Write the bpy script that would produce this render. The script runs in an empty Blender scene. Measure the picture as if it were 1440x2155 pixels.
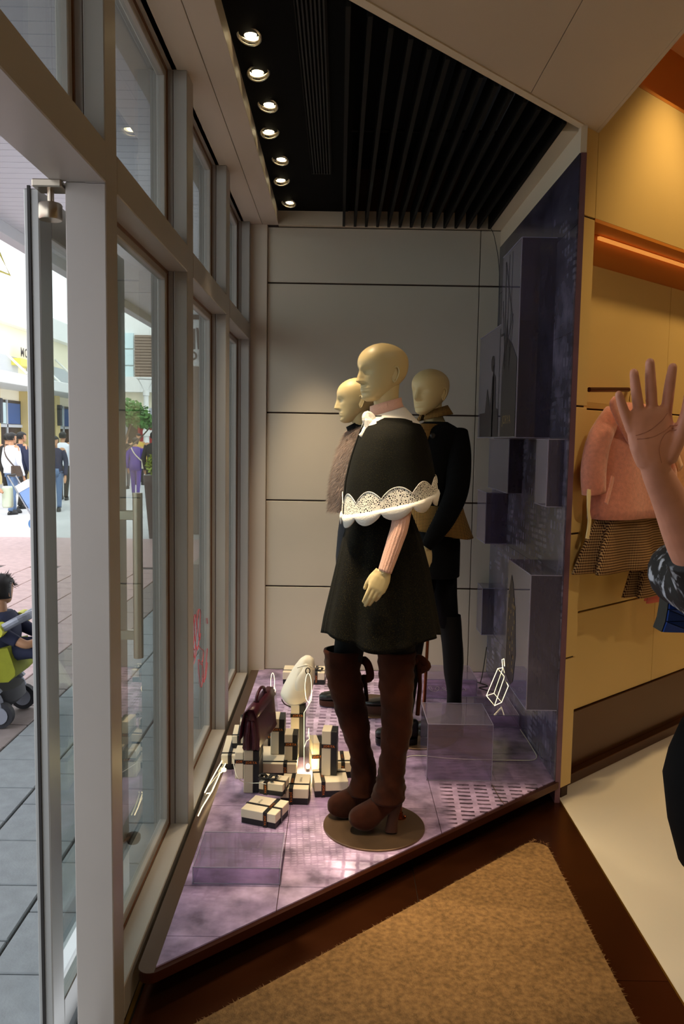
import bpy, bmesh, math, random
from mathutils import Vector, Matrix
random.seed(7)
scene = bpy.context.scene
col = scene.collection
R = math.radians

# ---------------------------------------------------------------- camera
F, CX, CY = 1700.0, 720.0, 1077.5
th, yaw, rho = R(5.24), 0.0045, 0.016
fw = Vector((math.sin(yaw)*math.cos(th), math.cos(yaw)*math.cos(th), -math.sin(th)))
r0 = Vector((math.cos(yaw), -math.sin(yaw), 0)); u0 = r0.cross(fw)
rt = math.cos(rho)*r0 + math.sin(rho)*u0; up = -math.sin(rho)*r0 + math.cos(rho)*u0
CAM = Vector((0, 0, 1.6))
cd = bpy.data.cameras.new('camera'); cam = bpy.data.objects.new('camera', cd); col.objects.link(cam)
cd.sensor_fit = 'HORIZONTAL'; cd.sensor_width = 36; cd.lens = F*36/1440; cd.clip_start = 0.05; cd.clip_end = 300
cam.matrix_world = Matrix(((rt.x, up.x, -fw.x, CAM.x), (rt.y, up.y, -fw.y, CAM.y), (rt.z, up.z, -fw.z, CAM.z), (0, 0, 0, 1)))
scene.camera = cam

# ---------------------------------------------------------------- world, sun, exposure
scene.view_settings.view_transform = 'Standard'; scene.view_settings.look = 'None'
scene.view_settings.gamma = 1; scene.view_settings.use_curve_mapping = False
scene.view_settings.exposure = 0.0
w = bpy.data.worlds.new('sky'); scene.world = w; w.use_nodes = True
bg = w.node_tree.nodes['Background']; bg.inputs[0].default_value = (0.93, 0.96, 1.0, 1); bg.inputs[1].default_value = 2.4
sd = bpy.data.lights.new('sun', 'SUN'); sd.energy = 1.6; sd.angle = R(25); sd.color = (1, .97, .92)
so = bpy.data.objects.new('sun', sd); col.objects.link(so); so.rotation_euler = (R(38), R(-12), R(20)); so.location = (-6, 6, 9)

# pixel of the photograph -> point of the place on a known plane
def ray(px, py): return fw + rt*((px-CX)/F) - up*((py-CY)/F)
def PZ(px, py, z): d = ray(px, py); return CAM + d*((z-CAM.z)/d.z)
def PY(px, py, y): d = ray(px, py); return CAM + d*(y/d.y)
def PX(px, py, x): d = ray(px, py); return CAM + d*(x/d.x)

# ---------------------------------------------------------------- materials
def hx(s):
    s = s.lstrip('#'); o = []
    for i in (0, 2, 4):
        c = int(s[i:i+2], 16)/255; o.append(c/12.92 if c <= .04045 else ((c+.055)/1.055)**2.4)
    return (*o, 1)
M = {}
def mat(name, c, rough=.5, metal=0, noise=None, bump=None, emit=None, spec=.5, sheen=0, coat=0, c2=None, aniso=0):
    m = bpy.data.materials.new(name); m.use_nodes = True; nt = m.node_tree; n = nt.nodes; l = nt.links
    b = n['Principled BSDF']; cc = hx(c) if isinstance(c, str) else c
    b.inputs['Base Color'].default_value = cc; b.inputs['Roughness'].default_value = rough
    b.inputs['Metallic'].default_value = metal; b.inputs['Specular IOR Level'].default_value = spec
    if sheen: b.inputs['Sheen Weight'].default_value = sheen; b.inputs['Sheen Roughness'].default_value = .4
    if coat: b.inputs['Coat Weight'].default_value = coat; b.inputs['Coat Roughness'].default_value = .08
    if aniso: b.inputs['Anisotropic'].default_value = aniso
    if emit: b.inputs['Emission Color'].default_value = hx(emit[0]); b.inputs['Emission Strength'].default_value = emit[1]
    if noise or bump: tc = n.new('ShaderNodeTexCoord')
    if noise:
        t = n.new('ShaderNodeTexNoise'); t.inputs['Scale'].default_value = noise[0]; t.inputs['Detail'].default_value = 5
        l.new(tc.outputs['Object'], t.inputs['Vector'])
        x = n.new('ShaderNodeMix'); x.data_type = 'RGBA'; k = noise[1]
        d = hx(c2) if c2 else tuple(v*(1-k) for v in cc[:3])+(1,)
        x.inputs[6].default_value = d; x.inputs[7].default_value = cc if c2 else tuple(min(1, v*(1+k)) for v in cc[:3])+(1,)
        r = n.new('ShaderNodeMapRange'); r.inputs[1].default_value = .3; r.inputs[2].default_value = .7
        l.new(t.outputs['Fac'], r.inputs[0]); l.new(r.outputs[0], x.inputs[0]); l.new(x.outputs[2], b.inputs['Base Color'])
    if bump:
        t = n.new('ShaderNodeTexNoise'); t.inputs['Scale'].default_value = bump[0]; t.inputs['Detail'].default_value = 3
        l.new(tc.outputs['Object'], t.inputs['Vector'])
        u = n.new('ShaderNodeBump'); u.inputs['Strength'].default_value = bump[1]; u.inputs['Distance'].default_value = .004
        l.new(t.outputs['Fac'], u.inputs['Height']); l.new(u.outputs[0], b.inputs['Normal'])
    M[name] = m; return m
def glassy(name, tint, refl_rough=0.0, milk=0.0, milkc='#c8c0d0', ior=1.45, spec=1.0):
    m = bpy.data.materials.new(name); m.use_nodes = True; nt = m.node_tree; n = nt.nodes; l = nt.links; n.remove(n['Principled BSDF'])
    o = n['Material Output']; t = n.new('ShaderNodeBsdfTransparent'); t.inputs[0].default_value = hx(tint)
    g = n.new('ShaderNodeBsdfGlossy'); g.inputs['Roughness'].default_value = refl_rough; g.inputs['Color'].default_value = (spec, spec, spec, 1)
    lw = n.new('ShaderNodeLayerWeight'); lw.inputs[0].default_value = .5
    pw = n.new('ShaderNodeMath'); pw.operation = 'POWER'; pw.inputs[1].default_value = 5; l.new(lw.outputs['Facing'], pw.inputs[0])
    f = n.new('ShaderNodeMath'); f.operation = 'MULTIPLY_ADD'; f.inputs[1].default_value = .96; f.inputs[2].default_value = .04; l.new(pw.outputs[0], f.inputs[0])
    s = n.new('ShaderNodeMixShader'); l.new(f.outputs[0], s.inputs[0]); l.new(g.outputs[0], s.inputs[2])
    if milk:
        d = n.new('ShaderNodeBsdfDiffuse'); d.inputs[0].default_value = hx(milkc)
        k = n.new('ShaderNodeMixShader'); k.inputs[0].default_value = milk; l.new(t.outputs[0], k.inputs[1]); l.new(d.outputs[0], k.inputs[2])
        l.new(k.outputs[0], s.inputs[1])
    else: l.new(t.outputs[0], s.inputs[1])
    l.new(s.outputs[0], o.inputs[0]); M[name] = m; return m
def city_print(name, plane, layers, ground, rough=.18, blot=.5):
    """printed photograph of a city: several window grids (bricks) laid over blotchy haze"""
    m = bpy.data.materials.new(name); m.use_nodes = True; nt = m.node_tree; n = nt.nodes; l = nt.links
    b = n['Principled BSDF']; b.inputs['Roughness'].default_value = rough; b.inputs['Specular IOR Level'].default_value = .5
    g = n.new('ShaderNodeNewGeometry'); sp = n.new('ShaderNodeSeparateXYZ'); l.new(g.outputs['Position'], sp.inputs[0])
    cb = n.new('ShaderNodeCombineXYZ'); l.new(sp.outputs['XYZ'.index(plane[0])], cb.inputs[0]); l.new(sp.outputs['XYZ'.index(plane[1])], cb.inputs[1])
    ns = n.new('ShaderNodeTexNoise'); ns.inputs['Scale'].default_value = 2.6; ns.inputs['Detail'].default_value = 6; l.new(cb.outputs[0], ns.inputs['Vector'])
    rp = n.new('ShaderNodeValToRGB'); l.new(ns.outputs['Fac'], rp.inputs[0])
    e = rp.color_ramp.elements; e[0].position = .3; e[0].color = hx(ground[0]); e[1].position = .7; e[1].color = hx(ground[1])
    cur = rp.outputs[0]
    wob = n.new('ShaderNodeTexNoise'); wob.inputs['Scale'].default_value = 30; l.new(cb.outputs[0], wob.inputs['Vector'])
    wv = n.new('ShaderNodeVectorMath'); wv.operation = 'MULTIPLY_ADD'; wv.inputs[1].default_value = (.012, .012, 0)
    l.new(wob.outputs['Color'], wv.inputs[0]); l.new(cb.outputs[0], wv.inputs[2])
    for i, L in enumerate(layers):
        mp = n.new('ShaderNodeMapping'); mp.inputs['Rotation'].default_value = (0, 0, R(L['rot'])); l.new(wv.outputs[0], mp.inputs['Vector'])
        mp.inputs['Location'].default_value = (L.get('ox', 0), L.get('oy', 0), 0)
        br = n.new('ShaderNodeTexBrick'); br.offset = L.get('off', 0); br.inputs['Scale'].default_value = 1
        br.inputs['Brick Width'].default_value = L['w']; br.inputs['Row Height'].default_value = L['h']; br.inputs['Mortar Size'].default_value = L['m']
        br.inputs['Mortar Smooth'].default_value = L.get('soft', .3)
        br.inputs['Color1'].default_value = hx(L['c1']); br.inputs['Color2'].default_value = hx(L['c2']); br.inputs['Mortar'].default_value = hx(L['mc'])
        l.new(mp.outputs[0], br.inputs['Vector'])
        # mask: a rectangle (rotated) or blotches
        if 'rect' in L:
            x0, x1, y0, y1 = L['rect']; s2 = n.new('ShaderNodeSeparateXYZ'); l.new(cb.outputs[0], s2.inputs[0]); outs = []
            for k, (a, bb) in enumerate(((x0, x1), (y0, y1))):
                for v, inv in ((a, 0), (bb, 1)):
                    r = n.new('ShaderNodeMapRange'); sft = L.get('edge', .03)
                    r.inputs[1].default_value = v-sft; r.inputs[2].default_value = v+sft; r.inputs[3].default_value = inv; r.inputs[4].default_value = 1-inv
                    l.new(s2.outputs[k], r.inputs[0]); outs.append(r.outputs[0])
            f = outs[0]
            for q in outs[1:]:
                mm = n.new('ShaderNodeMath'); mm.operation = 'MULTIPLY'; l.new(f, mm.inputs[0]); l.new(q, mm.inputs[1]); f = mm.outputs[0]
        else:
            vz = n.new('ShaderNodeTexNoise'); vz.inputs['Scale'].default_value = L.get('ms', 3); vz.inputs['Detail'].default_value = 1; vz.noise_dimensions = '3D'
            of = n.new('ShaderNodeVectorMath'); of.operation = 'ADD'; of.inputs[1].default_value = (i*7.3+1, i*3.1, i*5.0); l.new(cb.outputs[0], of.inputs[0]); l.new(of.outputs[0], vz.inputs['Vector'])
            r = n.new('ShaderNodeMapRange'); r.inputs[1].default_value = L.get('lo', .5); r.inputs[2].default_value = L.get('lo', .5)+.05; l.new(vz.outputs['Fac'], r.inputs[0]); f = r.outputs[0]
        st = n.new('ShaderNodeMath'); st.operation = 'MULTIPLY'; st.inputs[1].default_value = L.get('a', .8); l.new(f, st.inputs[0])
        # windows lighted unevenly: fade by fine noise
        mx = n.new('ShaderNodeMix'); mx.data_type = 'RGBA'; l.new(st.outputs[0], mx.inputs[0]); l.new(cur, mx.inputs[6]); l.new(br.outputs['Color'], mx.inputs[7]); cur = mx.outputs[2]
    n2 = n.new('ShaderNodeTexNoise'); n2.inputs['Scale'].default_value = 9; n2.inputs['Detail'].default_value = 4; l.new(cb.outputs[0], n2.inputs['Vector'])
    hs = n.new('ShaderNodeMapRange'); hs.inputs[1].default_value = .3; hs.inputs[2].default_value = .7; hs.inputs[3].default_value = 1-blot; hs.inputs[4].default_value = 2.4; l.new(n2.outputs['Fac'], hs.inputs[0])
    ml = n.new('ShaderNodeMix'); ml.data_type = 'RGBA'; ml.blend_type = 'MULTIPLY'; ml.inputs[0].default_value = 1; l.new(cur, ml.inputs[6]); l.new(hs.outputs[0], ml.inputs[7])
    l.new(ml.outputs[2], b.inputs['Base Color']); M[name] = m; return m

# ---------------------------------------------------------------- mesh building
class MB:
    def __init__(s): s.v = []; s.f = []
    def poly(s, pts, faces):
        o = len(s.v); s.v += [Vector(p) for p in pts]; s.f += [tuple(i+o for i in f) for f in faces]; return s
    def box(s, x0, x1, y0, y1, z0, z1):
        return s.poly([(x0, y0, z0), (x1, y0, z0), (x1, y1, z0), (x0, y1, z0), (x0, y0, z1), (x1, y0, z1), (x1, y1, z1), (x0, y1, z1)],
                      [(3, 2, 1, 0), (4, 5, 6, 7), (0, 1, 5, 4), (1, 2, 6, 5), (2, 3, 7, 6), (3, 0, 4, 7)])
    def bbox(s, x0, x1, y0, y1, z0, z1, b):
        """box with chamfered edges"""
        bm = bmesh.new(); bmesh.ops.create_cube(bm, size=1)
        for v in bm.verts: v.co = Vector(((x0+x1)/2+v.co.x*(x1-x0), (y0+y1)/2+v.co.y*(y1-y0), (z0+z1)/2+v.co.z*(z1-z0)))
        bmesh.ops.bevel(bm, geom=bm.edges[:], offset=b, segments=1, affect='EDGES', profile=.5)
        bm.verts.index_update(); r = s.poly([v.co for v in bm.verts], [tuple(v.index for v in f.verts) for f in bm.faces]); bm.free(); return r
    def prism(s, pts, z0, z1):
        n = len(pts); a = sum(pts[i][0]*pts[(i+1) % n][1]-pts[(i+1) % n][0]*pts[i][1] for i in range(n))
        if a < 0: pts = pts[::-1]
        return s.poly([(p[0], p[1], z0) for p in pts]+[(p[0], p[1], z1) for p in pts],
                      [tuple(range(n-1, -1, -1)), tuple(range(n, 2*n))]+[(i, (i+1) % n, (i+1) % n+n, i+n) for i in range(n)])
    def loft(s, rings, cap0=True, cap1=True, closed=True):
        n = len(rings[0]); pts = [p for r in rings for p in r]; fs = []
        m = n if closed else n-1
        for k in range(len(rings)-1):
            for i in range(m):
                j = (i+1) % n; fs.append((k*n+i, k*n+j, (k+1)*n+j, (k+1)*n+i))
        if cap0: fs.append(tuple(range(n-1, -1, -1)))
        if cap1: fs.append(tuple((len(rings)-1)*n+i for i in range(n)))
        return s.poly(pts, fs)
    def tube(s, path, r, n=8, cap=True, flat=1.0, closed=False):
        path = [Vector(p) for p in path]; rs = r if isinstance(r, (list, tuple)) else [r]*len(path); rings = []; a = None
        for i, p in enumerate(path):
            if closed: t = path[(i+1) % len(path)]-path[i-1]
            else: t = path[min(i+1, len(path)-1)]-path[max(i-1, 0)]
            if t.length < 1e-9: t = Vector((0, 0, 1))
            t.normalize()
            if a is None:
                a = Vector((0, 0, 1)) if abs(t.z) < .9 else Vector((1, 0, 0))
            a = (a-t*a.dot(t)); a = a.normalized() if a.length > 1e-6 else t.orthogonal().normalized(); b = t.cross(a)
            rings.append([p+(a*math.cos(2*math.pi*k/n)+b*math.sin(2*math.pi*k/n)*flat)*rs[i] for k in range(n)])
        if closed: rings.append(rings[0]); cap = False
        return s.loft(rings, cap, cap)
    def disc(s, c, r, z0, z1, n=48, e=0.002):
        rg = []
        for z, q in ((z0, r), (z1-e, r), (z1, r-e)): rg.append([Vector((c[0]+q*math.cos(2*math.pi*i/n), c[1]+q*math.sin(2*math.pi*i/n), z)) for i in range(n)])
        return s.loft(rg)
    def lathe(s, c, prof, n=24, cap=True):
        rg = [[Vector((c[0]+q*math.cos(2*math.pi*i/n), c[1]+q*math.sin(2*math.pi*i/n), c[2]+z)) for i in range(n)] for q, z in prof]
        return s.loft(rg, cap, cap)
    def xf(s, mt):
        s.v = [mt @ v for v in s.v]; return s
    def join(s, o):
        return s.poly(o.v, o.f)
ORI = {}
def link(o, parent=None):
    col.objects.link(o)
    if parent: o.parent = parent
    return o
def obj(name, mb, m, parent=None, smooth=False, local=False, kind=None, label=None, mods=None):
    me = bpy.data.meshes.new(name)
    off = Vector((0, 0, 0)) if (local or not parent) else ORI.get(parent.name, Vector((0, 0, 0)))
    me.from_pydata([tuple(v-off) for v in mb.v], [], mb.f); me.validate(); me.update()
    if smooth:
        me.polygons.foreach_set('use_smooth', [True]*len(me.polygons))
        if smooth is not True:
            try: me.set_sharp_from_angle(angle=R(smooth))
            except Exception: pass
    ms = m if isinstance(m, (list, tuple)) else [m]
    for q in ms: me.materials.append(M[q] if isinstance(q, str) else q)
    o = bpy.data.objects.new(name, me); link(o, parent)
    ORI[o.name] = off if parent else Vector((0, 0, 0))
    if kind: o['kind'] = kind
    if label: o['label'] = label
    for k in mods or ():
        d = o.modifiers.new(k[0].lower(), k[0])
        for a, b in k[1].items(): setattr(d, a, b)
    return o
def share(src, loc=(0, 0, 0), parent=None, rot=(0, 0, 0)):
    o = src.copy(); link(o, parent or src.parent); o.location = loc; o.rotation_euler = rot; ORI[o.name] = ORI.get(src.name, Vector((0, 0, 0))); return o
def tag(o, label, cat, group=None):
    o['label'] = label; o['category'] = cat
    if group: o['group'] = group
    return o
def thing(name, loc, label, cat, group=None, rot=(0, 0, 0)):
    o = bpy.data.objects.new(name, None); o.empty_display_size = .05; link(o); o.location = loc; o.rotation_euler = rot
    ORI[o.name] = Vector(loc); return tag(o, label, cat, group)
def struct(name, mb, m, smooth=False): return obj(name, mb, m, smooth=smooth, kind='structure')
def bez(pts, k=8):
    """smooth open curve through points (Catmull-Rom)"""
    P = [Vector(p) for p in pts]; out = []
    for i in range(len(P)-1):
        a = P[max(i-1, 0)]; b = P[i]; c = P[i+1]; d = P[min(i+2, len(P)-1)]
        for j in range(k):
            t = j/k; out.append(.5*((2*b)+(c-a)*t+(2*a-5*b+4*c-d)*t*t+(3*b-a-3*c+d)*t**3))
    return out+[P[-1]]
TXT = {}
def text_mesh(s, size=1.0, bold=0.0):
    """flat lettering as mesh, centred, in the xy plane"""
    k = (s, size, bold)
    if k in TXT: return TXT[k]
    c = bpy.data.curves.new('lettering', 'FONT'); c.body = s; c.size = size; c.align_x = 'CENTER'; c.align_y = 'CENTER'; c.offset = bold; c.resolution_u = 3; c.space_character = 1.15
    o = bpy.data.objects.new('lettering', c); col.objects.link(o)
    dg = bpy.context.evaluated_depsgraph_get(); me = o.evaluated_get(dg).to_mesh()
    mb = MB().poly([v.co.copy() for v in me.vertices], [tuple(p.vertices) for p in me.polygons])
    o.evaluated_get(dg).to_mesh_clear(); bpy.data.objects.remove(o); bpy.data.curves.remove(c); TXT[k] = mb; return mb
def lettering(s, size, mt, bold=0.0):
    b = text_mesh(s, size, bold); r = MB(); r.v = [mt @ v for v in b.v]; r.f = list(b.f); return r
def frame_m(o, xa, ya):
    """matrix with local x along xa, local y along ya, at o"""
    xa = Vector(xa).normalized(); ya = Vector(ya); ya = (ya-xa*ya.dot(xa)).normalized(); za = xa.cross(ya)
    return Matrix(((xa.x, ya.x, za.x, o[0]), (xa.y, ya.y, za.y, o[1]), (xa.z, ya.z, za.z, o[2]), (0, 0, 0, 1)))
def lamp(name, kind, loc, energy, color, parent=None, aim=None, size=.05, cone=70, blend=.5):
    d = bpy.data.lights.new(name, kind); d.energy = energy; d.color = color
    if kind == 'SPOT': d.spot_size = R(cone); d.spot_blend = blend; d.shadow_soft_size = size
    elif kind == 'POINT': d.shadow_soft_size = size
    o = bpy.data.objects.new(name, d); link(o)
    o.location = loc
    if aim is not None: o.rotation_euler = (Vector(aim)-Vector(loc)).to_track_quat('-Z', 'Y').to_euler()
    if parent: o.parent = parent; o.location = Vector(loc)-ORI[parent.name]
    return o
# ---------------------------------------------------------------- material palette
mat('frame_paint', '#a8a29c', .38, noise=(3, .04)); mat('gasket', '#1c1714', .6); mat('reveal_brown', '#7a5236', .4, metal=.4)
mat('panel_beige', '#cbc1b0', .45, noise=(2, .03)); mat('panel_shadow_gap', '#3a2416', .7)
mat('soffit_beige', '#cdbfae', .5); mat('ceiling_white', '#c2b29c', .6, noise=(2, .03)); mat('trim_white', '#d8cab2', .5)
mat('ceiling_black', '#040404', .8, spec=.1); mat('slat_black', '#100f0d', .7, spec=.2); mat('vent_black', '#0c0c0c', .6)
mat('bronze_floor', '#5a3018', .26, metal=.85, noise=(3, .12), aniso=.5); mat('bronze_lip', '#4a2414', .3, metal=.6); mat('bronze_side', '#6b5648', .3, metal=.6)
mat('brass_strip', '#8a6a2c', .35, metal=.9); mat('ivory_floor', '#e4dac8', .13, noise=(1.5, .03), spec=.5)
mat('yellow_panel', '#d3b270', .28, noise=(1.5, .03), spec=.5); mat('brown_base', '#4a2610', .25, metal=.3); mat('orange_cove', '#c87a28', .5)
mat('wall_end_plum', '#6e4a52', .4, noise=(8, .2)); mat('store_wall', '#d8c8a4', .5)
glassy('window_glass', '#eef4f2', spec=.75); glassy('acrylic', '#efeaf4', .02, milk=.10, milkc='#cfc6da')
glassy('acrylic_clear', '#f4f6f4', .01, milk=.03); mat('acrylic_edge', '#9a94aa', .2)
city_print('print_floor', 'XY', [
    dict(rot=6, w=.045, h=.022, m=.008, c1='#8a7796', c2='#5d4c62', mc='#6a5870', lo=.47, ms=2.0, a=.40, soft=1.0),
    dict(rot=-24, w=.17, h=.11, m=.02, c1='#a795b8', c2='#6c5a78', mc='#7a6886', lo=.52, ms=1.6, a=.30, soft=1.0),
    dict(rot=-4, w=.024, h=.017, m=.006, c1='#bba9c8', c2='#6e5c76', mc='#5a4a60', rect=(-.34, .10, 2.72, 3.12), a=.32, soft=.9, edge=.08),
    dict(rot=3, w=.05, h=.06, m=.010, c1='#c9b9d8', c2='#b2a0c2', mc='#877492', rect=(.0, .36, 2.30, 2.80), a=.62, soft=.7, edge=.05),
    dict(rot=4, w=.075, h=.036, m=.012, c1='#221a20', c2='#4a3a46', mc='#9c86a4', rect=(.46, .93, 2.95, 3.42), a=.9, soft=.15, edge=.02, ox=.01),
    dict(rot=2, w=.06, h=.05, m=.014, c1='#5a4a60', c2='#8c7a94', mc='#b4a2c0', rect=(-.3, .25, 3.9, 5.1), a=.7, soft=.3, edge=.05),
    dict(rot=2, w=.3, h=.16, m=.004, c1='#4e3e50', c2='#42344a', mc='#2c2230', rect=(.40, .96, 3.42, 3.95), a=.75, soft=.6, edge=.05)],
    ('#6d5c80', '#98869f'), rough=.27, blot=.35)
city_print('print_wall', 'YZ', [
    dict(rot=0, w=.05, h=.06, m=.016, c1='#7d7a90', c2='#44404f', mc='#35323f', lo=.50, ms=2.6, a=.55, soft=.5),
    dict(rot=2, w=.09, h=.03, m=.008, c1='#8f8ca0', c2='#524f60', mc='#423f4e', lo=.55, ms=3.4, a=.5, soft=.5),
    dict(rot=0, w=.22, h=.9, m=.006, c1='#34313c', c2='#5a5668', mc='#28252e', lo=.46, ms=1.2, a=.5, soft=.8),
    dict(rot=0, w=.6, h=.8, m=.002, c1='#1d1b28', c2='#232030', mc='#191723', rect=(3.0, 5.3, 2.42, 3.2), a=.9, soft=.8, edge=.35)],
    ('#3a3745', '#5d596c'), rough=.2, blot=.35)
city_print('print_box', 'YZ', [
    dict(rot=0, w=.045, h=.05, m=.012, c1='#b0aac0', c2='#605a72', mc='#6f6880', lo=.54, ms=3.0, a=.6, soft=.5),
    dict(rot=0, w=.16, h=.5, m=.006, c1='#5a5468', c2='#8c86a0', mc='#48425a', lo=.45, ms=1.6, a=.55, soft=.8)],
    ('#6f6880', '#9690a6'), rough=.15, blot=.4)

# ---------------------------------------------------------------- floors
CEIL = 2.90
struct('floor', MB().box(1.012, 5.0, -2.6, 6.6, -.1, 0).box(-.565, 1.012, -2.6, .3, -.1, 0), 'ivory_floor')
fm = struct('floor_bronze', MB().box(-.62, 1.012, .3, 5.2, -.1, -.004), 'gasket')
for (x0, x1, y0, y1) in ((.3, 1.01, 2.272, 3.6), (.3, 1.01, .3, 2.27), (-.545, .298, .3, 1.62), (-.545, .298, 1.622, 3.3)):
    obj('floor_sheet', MB().box(x0, x1, y0, y1, -.004, 0), 'bronze_floor', fm)
struct('trim_1', MB().box(1.008, 1.014, .3, 3.52, -.003, .001), 'brass_strip')
struct('trim_2', MB().box(-.562, -.550, -.5, 5.1, -.003, .004), 'brass_strip')

# ---------------------------------------------------------------- display platform
def clip(poly, a, b, c):
    out = []
    for i in range(len(poly)):
        p, q = poly[i], poly[(i+1) % len(poly)]; dp = a*p[0]+b*p[1]+c; dq = a*q[0]+b*q[1]+c
        if dp >= 0: out.append(p)
        if dp*dq < 0: t = dp/(dp-dq); out.append((p[0]+(q[0]-p[0])*t, p[1]+(q[1]-p[1])*t))
    return out
T0, T1 = (-.514, 2.141), (.989, 3.464)
dd = Vector((T1[0]-T0[0], T1[1]-T0[1])).normalized()
def round_poly(pts, rad):
    out = []
    for i, p in enumerate(pts):
        r = rad[i]
        if r == 0: out.append(p); continue
        P = Vector(p); a = (Vector(pts[i-1])-P).normalized(); b = (Vector(pts[(i+1) % len(pts)])-P).normalized()
        ang = a.angle(b); d = r/math.tan(ang/2); c = P+(a+b).normalized()*(r/math.sin(ang/2)); s = P+a*d; e = P+b*d
        v0 = s-c; v1 = e-c; w_ = v0.angle(v1); 
        for k in range(9):
            t = k/8; q = c+(v0*math.sin((1-t)*w_)+v1*math.sin(t*w_))/math.sin(w_); out.append((q.x, q.y))
    return out
plat = thing('display_platform', (0, 4, 0), 'low window display platform with lilac city print panels and bronze lip', 'platform')
outer = round_poly([(-.548, 2.095), (1.0, 3.458), (1.0, 5.128), (-.548, 5.128)], [.035, 0, 0, 0])
obj('lip', MB().prism(outer, .066, .0955), 'bronze_lip', plat, smooth=30)
obj('plinth', MB().prism([(-.47, 2.42), (.97, 3.68), (.97, 5.12), (-.5, 5.12)], 0, .066), 'bronze_lip', plat)
obj('side_strip', MB().prism(clip(outer, -1, 0, -.498), .0955, .0975), 'bronze_side', plat)
nd = (-dd.y, dd.x)
xs = [-.498, -.178, .415, .99]; ys = [2.0, 2.305, 2.58, 3.17, 3.76, 4.35, 4.94, 5.125]
for i in range(3):
    for j in range(len(ys)-1):
        g = .0012; q = [(xs[i]+g, ys[j]+g), (xs[i+1]-g, ys[j]+g), (xs[i+1]-g, ys[j+1]-g), (xs[i]+g, ys[j+1]-g)]
        q = clip(q, nd[0], nd[1], -(nd[0]*(T0[0]+.0)+nd[1]*T0[1])-.006)
        if len(q) > 2: obj('print_panel', MB().prism(q, .0955, .1), 'print_floor', plat)

# ---------------------------------------------------------------- coir mat
mat('coir', '#82633f', .95, noise=(60, .35), bump=(220, .9), spec=.1)
matt = thing('door_mat', (.3, 1.8, 0), 'tan coir entrance mat with frayed slanted edge set in bronze floor', 'mat')
mpoly = round_poly([(-.47, .35), (.845, .35), (.845, 3.135), (-.47, 1.965)], [0, 0, .05, .02])
obj('pile_base', MB().prism(mpoly, .0, .012), 'coir', matt)
fb = MB(); rnd = random.Random(3)
def inside(p): return p[0] < .845 and p[0] > -.47 and p[1] < 1.965+(p[0]+.47)*(3.135-1.965)/1.315 and p[1] < 3.09
cnt = 0
while cnt < 26000:
    x = rnd.uniform(-.47, .845); y = rnd.uniform(1.5, 3.12)
    if not inside((x, y)): continue
    cnt += 1; a = rnd.uniform(0, 6.28); ln = rnd.uniform(.004, .011); h = .012+rnd.uniform(.001, .005); dx, dy = math.cos(a)*ln, math.sin(a)*ln; o = len(fb.v)
    fb.v += [Vector((x-dy*.05, y+dx*.05, .011)), Vector((x+dy*.05, y-dx*.05, .011)), Vector((x+dx, y+dy, h))]; fb.f.append((o, o+1, o+2))
for k in range(900):
    t = rnd.random(); s_ = rnd.random()
    if s_ < .6: x = -.47+1.29*t; y = 1.965+(x+.47)*(3.135-1.965)/1.315; nx, ny = -.66, .75
    else: x = .845; y = 1.5+1.58*t; nx, ny = 1, 0
    ln = rnd.uniform(.004, .02); a = rnd.uniform(-.9, .9); c_, s2 = math.cos(a), math.sin(a); dx, dy = (nx*c_-ny*s2)*ln, (nx*s2+ny*c_)*ln; o = len(fb.v)
    fb.v += [Vector((x-dy*.05, y+dx*.05, .006)), Vector((x+dy*.05, y-dx*.05, .006)), Vector((x+dx, y+dy, .004+rnd.random()*.006))]; fb.f.append((o, o+1, o+2))
obj('fibre', fb, mat('coir_fibre', '#94734e', .9, noise=(40, .4), spec=.1), matt, kind='stuff')

# ---------------------------------------------------------------- back wall panels
wb = struct('wall_back', MB().box(-.8, 1.1, 5.145, 5.3, -.1, 3.4), 'panel_shadow_gap')
zs = [.095, .645, 1.199, 1.752, 2.553, 2.893]
for a, b in ((-.461, .853), (.858, .99)):
    for k in range(5): obj('wall_panel', MB().bbox(a, b, 5.13, 5.146, zs[k]+.005, zs[k+1]-.005, .0015), 'panel_beige', wb)
struct('trim_3', MB().bbox(-.575, -.463, 5.105, 5.2, 0.0, CEIL, .002), 'soffit_beige')

# ---------------------------------------------------------------- ceiling
dx_, dy_ = (.969, .957); dn = Vector((dx_, dy_)).normalized()
def dline(x): return 2.537+(x-.015)*.9876
cw = struct('ceiling_entry', MB().box(-.6, 1.06, -2.6, 1.9, CEIL+.03, CEIL+.5).prism([(-.6, 1.9), (1.06, 1.9), (1.06, 3.62), (.99, 3.55), (-.44, 2.14), (-.6, 2.0)], CEIL+.03, CEIL+.5), 'ceiling_white')
obj('ceiling_panel', MB().prism([(-.4965, -2.6), (.697, -2.6), (.697, dline(.697)-.05), (-.396, dline(-.396)-.05), (-.4965, dline(-.396)-.05)], CEIL, CEIL+.03), 'ceiling_white', cw)
obj('ceiling_panel', MB().prism([(.700, -2.6), (1.06, -2.6), (1.06, 3.56), (.984, dline(.984)-.05), (.700, dline(.700)-.05)], CEIL, CEIL+.03), 'ceiling_white', cw)
struct('trim_4', MB().prism([(-.396, dline(-.396)), (-.396, dline(-.396)-.048), (.984, dline(.984)-.048), (.984, dline(.984))], CEIL-.004, CEIL+.06), 'trim_white')
cs = struct('ceiling_soffit', MB().bbox(-.494, -.396, 2.084, 5.12, CEIL, CEIL+.075, .001).bbox(-.62, -.497, -2.6, 5.12, CEIL, CEIL+.06, .001), 'soffit_beige')
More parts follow.
